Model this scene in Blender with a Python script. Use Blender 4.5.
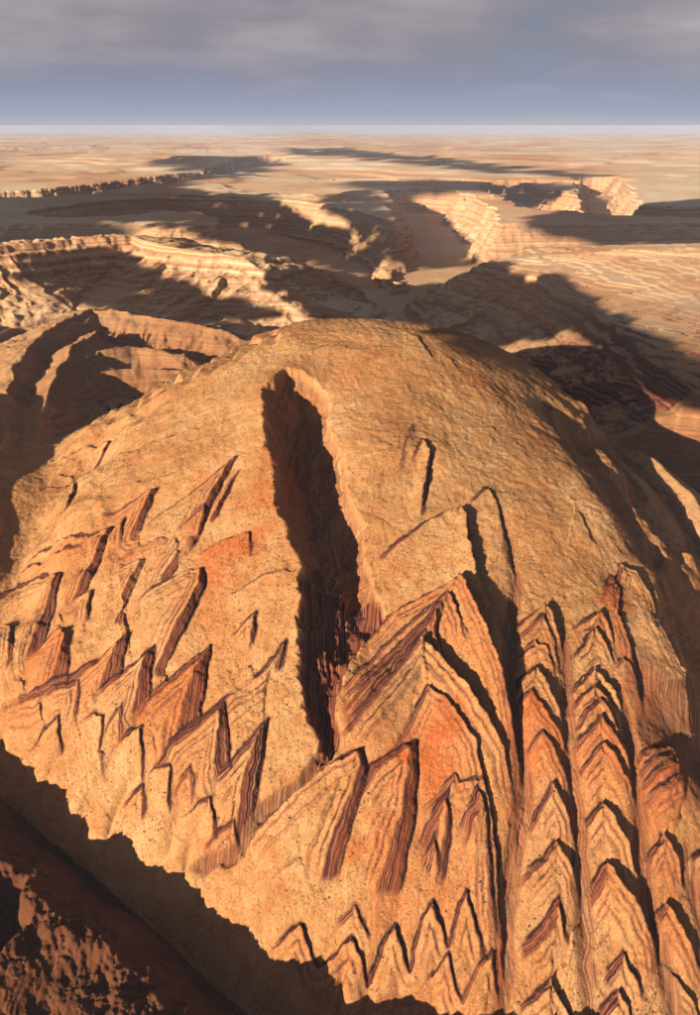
import bpy, bmesh, math
import numpy as np
# ------------------------------------------------------------------ camera, sky, sun, exposure
SC = bpy.context.scene
for o in list(bpy.data.objects): bpy.data.objects.remove(o)
COL = SC.collection
AZ, EL = math.radians(49), math.radians(14.5)          # direction the sunlight travels (from +x), sun height
cam_d = bpy.data.cameras.new('camera'); cam = bpy.data.objects.new('camera', cam_d); COL.objects.link(cam)
cam.location = (0, 0, 1000); cam.rotation_euler = (math.radians(90) - math.atan(382 / 740), 0, 0)
cam_d.sensor_fit = 'VERTICAL'; cam_d.sensor_height = 24; cam_d.lens = 24 * 740 / 1015
cam_d.clip_start = 1; cam_d.clip_end = 400000
SC.camera = cam
SC.view_settings.view_transform = 'Standard'; SC.view_settings.look = 'None'
SC.view_settings.gamma = 1; SC.view_settings.exposure = 1.16
SC.cycles.use_denoising = True; SC.cycles.max_bounces = 4; SC.cycles.diffuse_bounces = 3; SC.cycles.volume_bounces = 0
sun_d = bpy.data.lights.new('sun', 'SUN'); sun_d.energy = 5; sun_d.angle = math.radians(0.4); sun_d.color = (1.0, 0.86, 0.68)
sun = bpy.data.objects.new('sun', sun_d); COL.objects.link(sun)
sun.rotation_euler = (math.pi / 2 - EL, 0, AZ - math.pi / 2); sun.location = (-2000, -4000, 1500)
class NT:
    """small node-tree writer"""
    def __init__(s, t): s.t = t; t.nodes.clear()
    def n(s, kind, **kw):
        nd = s.t.nodes.new(kind); ins = kw.pop('ins', {})
        for k, v in kw.items(): setattr(nd, k, v)
        for k, v in ins.items():
            if isinstance(v, bpy.types.NodeSocket): s.t.links.new(v, nd.inputs[k])
            else: nd.inputs[k].default_value = v
        return nd
    def math(s, op, a, b=0.0, c=0.0, clamp=False): return s.n('ShaderNodeMath', operation=op, use_clamp=clamp, ins={0: a, 1: b, 2: c}).outputs[0]
    def mix(s, f, a, b, blend='MIX'): return s.n('ShaderNodeMix', data_type='RGBA', blend_type=blend, ins={0: f, 6: a, 7: b}).outputs[2]
    def ramp(s, f, stops, interp='LINEAR'):
        r = s.n('ShaderNodeValToRGB', ins={0: f}); e = r.color_ramp; e.interpolation = interp
        while len(e.elements) < len(stops): e.elements.new(0.5)
        for el, (p, c) in zip(e.elements, stops): el.position = p; el.color = (c[0], c[1], c[2], 1)
        return r.outputs[0]
    def mr(s, v, a, b, c=0.0, d=1.0): return s.n('ShaderNodeMapRange', ins={0: v, 1: a, 2: b, 3: c, 4: d}).outputs[0]
    def noise(s, vec, wl, detail=4.0, rough=0.55, out=0):
        return s.n('ShaderNodeTexNoise', ins={'Vector': vec, 'Scale': 1.0 / wl, 'Detail': detail, 'Roughness': rough}).outputs[out]
world = bpy.data.worlds.new('World'); SC.world = world; world.use_nodes = True
w = NT(world.node_tree)
sky = w.n('ShaderNodeTexSky', sky_type='NISHITA', sun_disc=False, sun_elevation=EL, sun_rotation=math.radians(270) - AZ + math.radians(0))
sky.altitude = 1500; sky.dust_density = 2.0
tc = w.n('ShaderNodeTexCoord').outputs['Generated']
sep = w.n('ShaderNodeSeparateXYZ', ins={0: tc})
zc = w.math('MAXIMUM', sep.outputs[2], 0.0)
den = w.math('ADD', zc, 0.10)
cx = w.math('DIVIDE', sep.outputs[0], den); cy = w.math('DIVIDE', sep.outputs[1], den)
cv = w.n('ShaderNodeCombineXYZ', ins={0: cx, 1: cy, 2: 0.0}).outputs[0]
n1 = w.noise(cv, 1.5, 5, 0.52); 
st = w.n('ShaderNodeCombineXYZ', ins={0: w.math('MULTIPLY', sep.outputs[0], 3.0), 1: w.math('MULTIPLY', sep.outputs[1], 3.0), 2: w.math('MULTIPLY', zc, 0.9)}).outputs[0]
n2 = w.noise(st, 0.45, 2, 0.4)                          # hanging streaks of rain
cov = w.math('ADD', w.math('MULTIPLY', n1, 0.75), w.math('MULTIPLY', n2, 0.25))
cloud = w.ramp(cov, [(0.34, (0.78, 0.82, 1.10)), (0.48, (1.24, 1.12, 1.30)), (0.64, (1.85, 1.62, 1.70))])
band = w.ramp(w.mr(zc, 0.0, 0.11), [(0.0, (2.05, 2.0, 2.2)), (0.12, (1.46, 1.60, 2.12)), (0.40, (1.10, 1.22, 1.74)), (0.8, (0.86, 0.92, 1.28))])
lowmix = w.mr(w.math('ADD', zc, w.math('MULTIPLY', w.math('SUBTRACT', n2, 0.5), 0.06)), 0.03, 0.10)
ccol = w.mix(lowmix, band, cloud)
skyc = w.n('ShaderNodeBackground', ins={0: sky.outputs[0], 1: 0.05})
deck = w.mr(zc, 0.14, 0.55, 0.106, 0.035)               # the deck is lit from the side near the horizon, its base is darker overhead
clb = w.n('ShaderNodeBackground', ins={0: ccol, 1: deck})
open_ = w.mr(zc, 0.16, 0.7, 1.0, 0.8)             # cloud bank round the horizon, broken overhead
fac = w.math('MULTIPLY', w.mr(cov, 0.20, 0.48, 0.82, 0.97), open_)
mx = w.n('ShaderNodeMixShader', ins={0: fac, 1: skyc.outputs[0], 2: clb.outputs[0]})
w.n('ShaderNodeOutputWorld', ins={0: mx.outputs[0]})
# ------------------------------------------------------------------ terrain functions
# ------------------------------------------------------------------ numeric helpers
RNG = np.random.RandomState(7)
PERM = RNG.randint(0, 1 << 16, 1 << 16).astype(np.int64)
VAL = (RNG.rand(1 << 16) * 2 - 1).astype(np.float32)
def vnoise(x, y, seed=0):
    xi = np.floor(x); yi = np.floor(y)
    fx = (x - xi).astype(np.float32); fy = (y - yi).astype(np.float32)
    xi = xi.astype(np.int64); yi = yi.astype(np.int64)
    fx = fx * fx * fx * (fx * (fx * 6 - 15) + 10); fy = fy * fy * fy * (fy * (fy * 6 - 15) + 10)
    def h(i, j): return VAL[(PERM[(i + seed * 131) & 65535] + j * 7919 + seed * 17) & 65535]
    a = h(xi, yi); b = h(xi + 1, yi); c = h(xi, yi + 1); d = h(xi + 1, yi + 1)
    return (a + (b - a) * fx) * (1 - fy) + (c + (d - c) * fx) * fy
def fbm(x, y, wl, octv=4, seed=0, gain=0.5):
    s = 0; a = 1.0
    for o in range(octv):
        ca, sa = np.cos(o * 1.1 + seed), np.sin(o * 1.1 + seed)
        s = s + a * vnoise((x * ca - y * sa) / wl, (x * sa + y * ca) / wl, seed * 9 + o)
        a *= gain; wl *= 0.49
    return s
def ss(t, a, b):
    t = np.clip((t - a) / (b - a), 0, 1); return t * t * (3 - 2 * t)
def smax(a, b, k):
    h = np.clip(0.5 + 0.5 * (a - b) / k, 0, 1); return b + (a - b) * h + k * h * (1 - h)
def smin(a, b, k): return -smax(-a, -b, k)
def poly_near(x, y, pts):
    """distance to an open polyline, arc length there, side (+ left of travel), segment values"""
    best = np.full(x.shape, 1e18); S = np.zeros(x.shape); side = np.zeros(x.shape); val = np.zeros(x.shape)
    s0 = 0.0; n = len(pts)
    for i in range(n - 1):
        ax, ay = pts[i][0], pts[i][1]; bx, by = pts[i + 1][0], pts[i + 1][1]
        dx, dy = bx - ax, by - ay; L2 = dx * dx + dy * dy; L = L2 ** 0.5
        t = np.clip(((x - ax) * dx + (y - ay) * dy) / L2, 0, 1)
        qx = x - ax - t * dx; qy = y - ay - t * dy
        d = qx * qx + qy * qy; m = d < best
        best = np.where(m, d, best); S = np.where(m, s0 + t * L, S)
        side = np.where(m, np.sign(dx * (y - ay) - dy * (x - ax)), side)
        if len(pts[i]) > 2: val = np.where(m, pts[i][2] + t * (pts[i + 1][2] - pts[i][2]), val)
        s0 += L
    return np.sqrt(best), S, side, val
def below(x, y, pts):
    """True on the downhill (viewer) side of an open line"""
    cnt = np.zeros(x.shape, bool)
    for i in range(len(pts) - 1):
        ax, ay = pts[i][0], pts[i][1]; bx, by = pts[i + 1][0], pts[i + 1][1]
        c1 = x * ay - y * ax; c2 = x * by - y * bx
        den = x * (by - ay) - y * (bx - ax)
        s = (ax * by - ay * bx) / np.where(np.abs(den) < 1e-9, 1e-9, den)
        cnt ^= ((c1 > 0) != (c2 > 0)) & (s > 1)
    return cnt
def inpoly(x, y, pts):
    c = np.zeros(x.shape, bool); n = len(pts)
    for i in range(n):
        x1, y1 = pts[i][:2]; x2, y2 = pts[(i + 1) % n][:2]
        if y1 == y2: continue
        c ^= ((y1 > y) != (y2 > y)) & (x < (x2 - x1) * (y - y1) / (y2 - y1) + x1)
    return c
# ------------------------------------------------------------------ large landforms (metres, z = 0 near the foot of the dome)
CY = np.array([0, 450, 600, 700, 850, 1100, 1300, 1450, 1750, 2000, 2100, 2250, 2450, 2700, 3000])
CZ = np.array([-420, -250, -130, -40, 84, 236, 326, 384, 468, 530, 528, 470, 320, 80, -250])
def crest(y):
    s = 0
    for o in (-60, -30, 0, 30, 60): s = s + np.interp(y + o, CY, CZ)
    return s / 5
LEV_Y = [862, 899, 953, 1035, 1094, 1167, 1200, 1280, 1329, 1428, 1549, 1649, 1718, 1788]
LEV_X = [-54, -65, -80, -87, -85, -92, -112, -135, -148, -168, -195, -205, -197, -163]
def dome(x, y):
    u = x - 20
    u = u + (34 * fbm(x, y, 150, 4, 81)) * ss(np.abs(u), 380, 560)
    k = np.where(u < 0, np.interp(y, [900, 1300, 1700], [0.00040, 0.00044, 0.00050]), np.interp(y, [900, 1500, 1900], [0.00022, 0.00032, 0.00055]))
    c = np.where(u < 0, 740, 600); g = np.where(u < 0, 2 * k * c, 1.15)
    d = np.where(np.abs(u) > c, k * c * c + g * (np.abs(u) - c), k * u * u)
    lx = np.interp(y, LEV_Y, LEV_X); q = x - lx
    lev = np.where(q < 0, 30 * np.exp(q / 110), np.where(q < 150, 30 - 72 * np.clip(q / 120, 0, 1), -42 * np.exp(-(q - 150) / 220)))
    return crest(y) - d + lev * ss(y, 900, 1150) * (1 - ss(y, 1650, 1900))
def gully_z(y): return np.interp(y, [400, 560, 653, 770, 936, 1200, 1700, 2200, 2500, 2900], [-330, -240, -190, -110, -95, 10, 150, 180, 60, -200])
def front(x, y):
    """dome with the valleys on its sides and the near bank"""
    z = dome(x, y)
    fl = gully_z(y) + 0.10 * np.clip(-x - 700, 0, 400)
    fr = np.interp(y, [400, 900, 1500, 2000, 2600, 3200], [-350, -180, 0, -40, -260, -320])
    z = smax(z, np.where(x < 0, fl, fr), 30)
    # hill off to the left that shades the left valley
    lh = 360 - 0.5 * np.clip(np.abs(x + 1560) - 250, 0, 1e9) - 0.4 * np.clip(np.abs(y - 1650) - 260, 0, 1e9)
    z = smax(z, lh, 30)
    return z
def ridge_z(x, y, R):
    """hogback or scarp: crest line with heights, a profile on each side, spurs along the strike"""
    pts = R['p']; out = np.full(x.shape, -1e9)
    xs = [p[0] for p in pts]; ys = [p[1] for p in pts]; m = R.get('reach', 900)
    k = np.nonzero((x > min(xs) - m) & (x < max(xs) + m) & (y > min(ys) - m) & (y < max(ys) + m))
    if len(k[0]) == 0: return out
    xx, yy = x[k], y[k]
    wob = R.get('wob', 12); wl = R.get('wobl', 90)
    d, S, side, zc = poly_near(xx + wob * fbm(xx, yy, wl, 3, 3), yy + wob * fbm(xx, yy, wl, 3, 4), pts)
    lf = side > 0
    z = np.zeros(d.shape)
    for nm, msk in (('l', lf), ('r', ~lf)):
        pr = R[nm]; z = np.where(msk, zc + np.interp(d, [q[0] for q in pr], [q[1] for q in pr]), z)
    sp = R.get('spur', 0)
    if sp:
        w = R.get('spurw', 70)
        rid = 1 - np.abs(vnoise(S / w, d / (w * 4), 5)) * 2 + 0.5 * (1 - 2 * np.abs(vnoise(S / (w * 0.45), d / (w * 2), 6)))
        z = z + sp * rid * ss(d, 5, 120) * (1 - ss(d, 500, m))
    far = ss(d, m * 0.8, m)
    out[k] = z - far * 800
    return out
def terrace(v, step, sharp=0.16):
    q = v / step; f = np.floor(q); r = q - f
    return (f + ss(r, 0.5 - sharp, 0.5 + sharp) * 0.86 + 0.14 * r) * step
def back(x, y):
    out = np.full(x.shape, -1e9); k = np.nonzero(y > 2250)
    if len(k[0]): out[k] = back_(x[k], y[k])
    return out
def back_(x, y):
    zl = 40 - 340 * ss(x, -350, 250) * (1 - ss(y, 4000, 4800)) + 16 * fbm(x, y, 500, 4, 12) + (1 - ss(x, -700, -200)) * terrace(95 * (1.0 - 1.7 * np.abs(vnoise(x / 300, y / 380, 9))), 16, 0.2)
    wx = x + 26 * fbm(x, y, 190, 4, 16); wy = y + 26 * fbm(x, y, 190, 4, 17)
    d, S, side, v = poly_near(wx, wy, RIM)
    sp = 1 - 2 * np.abs(vnoise(S / 130, d / 500, 18)) + 0.5 - np.abs(vnoise(S / 55, d / 300, 19))
    wall = v + np.interp(d, [0, 14, 24, 60, 72, 150, 160, 300, 315, 520, 535, 1200], [0, -4, -30, -44, -68, -104, -122, -178, -194, -268, -286, -590]) + 15 * sp * ss(d, 10, 120)
    top = v + np.minimum(0.10 * d, 150) + 12 * fbm(x, y, 420, 4, 11) * ss(d, 30, 300)
    top = terrace(top + 3 * fbm(x, y, 120, 3, 14), 7, 0.10)
    z = np.where(side > 0, top, smax(wall, zl, 15))
    n = fbm(x, y, 4200, 4, 13) * 55 + fbm(x, y, 900, 3, 15) * 8 * (1 - ss(y, 9000, 15000))
    P = 265 + np.interp(y, [4000, 9000, 30000], [0, 25, 10]) + n * ss(y, 6500, 14000) * 1.3
    P = terrace(P + 6 * fbm(x, y, 300, 3, 20) * (1 - ss(y, 8000, 13000)), 40, 0.16)
    P = P + np.interp(y, [20000, 110000], [0, -260]) + ss(y, 45000, 80000) * 150 * np.maximum(fbm(x, y * 0.4, 11000, 4, 23), 0)
    e = ss(y - 0.10 * np.abs(x - 300), 5900, 6500)
    z = z + (P - z) * e
    return np.where(y > 2250, z, -1e9)
def channel(z, x, y, C):
    """cut a canyon: centre line with floor heights, floor half width, wall slope"""
    pts = C['p']; m = 1400
    xs = [p[0] for p in pts]; ys = [p[1] for p in pts]
    k = np.nonzero((x > min(xs) - m) & (x < max(xs) + m) & (y > min(ys) - m) & (y < max(ys) + m))
    if len(k[0]) == 0: return z
    xx, yy = x[k], y[k]
    wl = C.get('wobl', 260); wb = C.get('wob', 60)
    d, S, side, zf = poly_near(xx + wb * fbm(xx, yy, wl, 4, 21), yy + wb * fbm(xx, yy, wl, 4, 22), pts)
    c = zf + np.clip(d - C['w'], 0, 1e9) * C['s']
    c = terrace(c, C.get('st', 30), 0.22)
    z = z.copy(); z[k] = smin(z[k], c, 8)
    return z
def base(x, y):
    z = smax(front(x, y), back(x, y), 20)
    for C in CHANNELS: z = channel(z, x, y, C)
    for R in RIDGES: z = smax(z, ridge_z(x, y, R), R.get('k', 6))
    # near bank across the front gully
    d, S, side, v = poly_near(x + 14 * fbm(x, y, 130, 3, 31), y + 14 * fbm(x, y, 130, 3, 32), BANK)
    bk = (y < 1250)
    vb = v + (-66 + 0.35 * (v + 66) - v) * ss(d, 0, 90)
    zb = vb - 52 + np.interp(y, [560, 640, 700, 850, 1000], [0.74, 0.9, 1.02, 1.1, 1.0]) * np.interp(d, [0, 8, 60, 100, 140, 350, 800, 1500], [0, 0, 74, 116, 120, 92, 50, 30]) + (4 + 12 * np.exp(-((d - 115) / 45) ** 2)) * fbm(x, y, 58, 5, 33, 0.62) + terrace(12 * fbm(x, y, 130, 4, 34), 3, 0.08) - 75 * (1 - ss(np.hypot(x - PIT[0], (y - PIT[1]) * 0.8) + 14 * fbm(x, y, 50, 3, 35), 34, 66))
    gul = 10 * (np.abs(vnoise(S / 34, d / 260, 36)) * 2 - 0.7) * np.exp(-((d - 70) / 70) ** 2)
    cut = gul * (1 - ss(y, 950, 1150)) - (18 * np.exp(-(d / 30) ** 2) + 34 * np.exp(-(d / 95) ** 2)) * (1 - ss(y, 1050, 1250))
    t = ss(y, 1050, 1250)
    zb2 = zb * (1 - t) + z * t
    return np.where((side < 0) & bk, np.where(d < 4, np.minimum(zb2, z + cut), zb2), z + cut)
def gorge(x, y):
    """depth of the central gorge and of small gullies, with the wall fraction"""
    dep = np.zeros(x.shape); wall = np.zeros(x.shape)
    pl = GORGE_L + GORGE_R[::-1]
    xs = [p[0] for p in pl]; ys = [p[1] for p in pl]
    k = np.nonzero((x > min(xs) - 30) & (x < max(xs) + 30) & (y > min(ys) - 30) & (y < max(ys) + 30))
    if len(k[0]):
        xx = x[k] + 9 * fbm(x[k], y[k], 42, 5, 41, 0.6); yy = y[k] + 9 * fbm(x[k], y[k], 42, 5, 42, 0.6)
        ins = inpoly(xx, yy, pl)
        dl = poly_near(xx, yy, GORGE_L)[0]; dr = poly_near(xx, yy, GORGE_R)[0]
        lim = np.interp(yy, [840, 900, 1150, 1300, 1500, 1750, 1850], [20, 36, 52, 78, 90, 66, 6])
        q = np.minimum(np.minimum(np.minimum(dl * 2.2, 30 + dl * 1.0), np.interp(dr, [0, 3, 20, 90], [0, 26, 42, 110])), lim * (1 + 0.25 * fbm(xx, yy, 70, 4, 43)) + 10 * (1 - 2 * np.abs(vnoise(xx / 9, yy / 60, 47))) + 7 * terrace(fbm(xx, yy, 40, 4, 48) * 2, 1, 0.1))
        dep[k] = np.where(ins, np.maximum(q, 0), 0); wall[k] = ins * ss(q, 4, 20)
    for g in GULLIES:
        pts = g['p']; w = g['w']; m = w * 3
        xs = [p[0] for p in pts]; ys = [p[1] for p in pts]
        k = np.nonzero((x > min(xs) - m) & (x < max(xs) + m) & (y > min(ys) - m) & (y < max(ys) + m))
        if len(k[0]) == 0: continue
        xx = x[k] + 3 * fbm(x[k], y[k], 22, 3, 44); yy = y[k] + 3 * fbm(x[k], y[k], 22, 3, 45)
        d, S, side, dv = poly_near(xx, yy, pts)
        f = dv * np.exp(-(d / w) ** 1.6)
        dep[k] = np.maximum(dep[k], f); wall[k] = np.maximum(wall[k], 0.7 * ss(f, 1.0, 5))
    return dep, wall
def slabs(x, y):
    """tilted rock slabs whose upper edges stand proud: height, cliff mask, bed height, tint, slab id"""
    off = np.zeros(x.shape); cl = np.zeros(x.shape); st = np.zeros(x.shape); tint = np.zeros(x.shape)
    sid = np.zeros(x.shape, np.int32); near = np.full(x.shape, 1e9)
    foot_shade = np.zeros(x.shape)
    jx = 2.4 * fbm(x, y, 17, 3, 51); jy = 2.4 * fbm(x, y, 17, 3, 52)
    for j, L in enumerate(SLABS):
        pts = L['p']; w = L['w']; dec = L['d']; m = dec * 3.5; TS = L.get('ts', 1.35)
        xs = [p[0] for p in pts]; ys = [p[1] for p in pts]
        k = np.nonzero((x > min(xs) - m) & (x < max(xs) + m) & (y > min(ys) - m) & (y < max(ys) + 40))
        if len(k[0]) == 0: continue
        x0, y0 = x[k], y[k]; xx = x0 + jx[k]; yy = y0 + jy[k]
        ins = below(xx, yy, pts)
        ou = np.nonzero(~ins)[0]
        if len(ou):
            do, So, sdo, to = poly_near(xx[ou], yy[ou], pts)
            io = tuple(a[ou] for a in k)
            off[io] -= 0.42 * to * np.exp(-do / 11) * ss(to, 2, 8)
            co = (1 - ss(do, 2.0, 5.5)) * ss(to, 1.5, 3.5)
            foot_shade[io] = np.maximum(foot_shade[io], co)  # painted shade strip just outside the slab edge
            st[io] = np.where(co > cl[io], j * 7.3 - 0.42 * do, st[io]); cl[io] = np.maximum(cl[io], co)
        kk = np.nonzero(ins)[0]
        if len(kk) == 0: continue
        xx = xx[kk]; yy = yy[kk]
        d, S, side, tn = poly_near(xx, yy, pts)
        num = np.zeros(d.shape); den = np.zeros(d.shape)
        for i in range(len(pts) - 1):
            ln = np.hypot(pts[i + 1][0] - pts[i][0], pts[i + 1][1] - pts[i][1]); n = max(2, int(ln / 7))
            for q in range(n):
                f = (q + 0.5) / n
                qx = pts[i][0] + f * (pts[i + 1][0] - pts[i][0]); qy = pts[i][1] + f * (pts[i + 1][1] - pts[i][1])
                wg = ln / n / (((xx - qx) ** 2 + (yy - qy) ** 2 + 4) ** 2)
                num += wg * (pts[i][2] + f * (pts[i + 1][2] - pts[i][2])); den += wg
        t = TS * (0.5 * tn + 0.5 * num / den)
        # the face is stepped bed by bed, then the slab top falls back to the slope
        sa = L['a']; wv = w * np.where(S < sa - 3, L['lw'], 0.45 + (0.95 if w > 12 else 0.55) * np.clip((S - sa) / max(L['e'] - sa, 20), 0, 1)); t = t * np.where(S < sa, 1.5, 1.0); w_ = w; w = wv
        fr = np.clip(d / w, 0, 1)
        nb = L.get('beds', 3)
        stp = terrace(fr * nb, 1.0, 0.3) / nb
        h = t * (0.35 * fr + 0.65 * stp) * np.exp(-np.maximum(d - w, 0) / dec)
        idx = tuple(a[kk] for a in k)
        if L.get('ov'):
            a_ = ss(d, 0, 5) * ss(t, 0.5, 2.0) * (1 - ss(d, dec * 1.2, dec * 2.5))
            off[idx] *= 1 - 0.85 * a_; cl[idx] *= 1 - a_
        off[idx] += h
        c = (1 - ss(d, w * 0.85, w * 1.1)) * ss(t, 0.8, 3.5)
        if L.get('nest'):
            for e_, a_ in ((8, 1.0), (17, 0.8), (29, 0.6)):
                e2 = w + e_ * (0.8 + 0.4 * ((j * 37 + e_) % 10) / 10)
                g_ = ss(t, 2.5, 7) * a_
                off[idx] += 1.9 * g_ * ss(d, e2, e2 + 3) * np.exp(-np.maximum(d - e2, 0) / 26)
                c = np.maximum(c, g_ * 0.85 * (1 - ss(np.abs(d - e2 - 1), 0.8, 2.8)))
        old = cl[idx]; up = c > old
        st[idx] = np.where(up, fr * w * 0.42 + j * 7.3, st[idx]); cl[idx] = np.maximum(old, c)
        fall = np.exp(-np.maximum(d - w, 0) / (dec * 1.3)) * ss(t, 0.3, 2.5)
        tint[idx] = np.maximum(tint[idx] * (1 - 0.8 * fall), L.get('tint', 0.0) * np.exp(-np.maximum(d - w, 0) / (dec * 2.2)) * ss(t, 0.3, 2.5))
        up2 = (d < dec * 2.2) & (d < near[idx])
        sid[idx] = np.where(up2, j + 1, sid[idx]); near[idx] = np.where(up2, d, near[idx])
    return off, cl, st, np.where(foot_shade > 0.3, -foot_shade, tint), sid
def height(x, y):
    z0 = base(x, y)
    off, cl, st, tint, sid = slabs(x, y)
    dep, wall = gorge(x, y)
    near = 1 - ss(y, 2200, 2450)
    rill = vnoise((x + 0.25 * y) / 7, y / 46, 66) + 0.6 * vnoise((x - 0.1 * y) / 3.6, y / 30, 67)
    plate = 2.6 * terrace(fbm(x + 0.6 * y, y - 0.2 * x, 150, 4, 68) * 2.2, 1.0, 0.07) + 1.3 * terrace(fbm(x, y, 60, 4, 69) * 2.0, 1.0, 0.10)
    rough = 0.75 * fbm(x, y, 9, 4, 61, 0.65) + 0.45 * rill + 0.55 * plate + 1.2 * fbm(x, y, 75, 3, 62) + 5 * fbm(x, y, 260, 2, 63) * ss(z0, -100, 100)
    gm = ss(np.hypot(np.gradient(z0, axis=1) / np.maximum(np.gradient(x, axis=1), 0.1), np.gradient(z0, axis=0) / np.maximum(np.gradient(y, axis=0), 0.1)), 0.10, 0.40)
    rb = (1.5 + 4.5 * gm) * fbm(x, y, 85, 5, 64, 0.58) + 5 * gm * (0.6 - 1.6 * np.abs(vnoise(x / 75, y / 110, 65)))
    rough = rough * near + (1 - near) * rb * (1 - ss(y, 9000, 16000))
    for bx_, by_, br_, ba_ in TINTS:
        dd = np.hypot(x - bx_, y - by_) / br_ + 0.35 * fbm(x, y, br_ * 0.7, 3, 91)
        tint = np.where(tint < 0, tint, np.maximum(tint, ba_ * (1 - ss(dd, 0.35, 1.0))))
    z = z0 + off - dep + rough
    st = np.where(wall > 0.3, np.where(y < 1170, 0.30, 0.11) * x + 0.03 * dep + 2.0 * fbm(x, y, 60, 3, 46), st)
    cl = np.maximum(cl * (1 - ss(dep, 3, 8)), wall)
    return z, cl, st, tint, sid, dep

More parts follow.
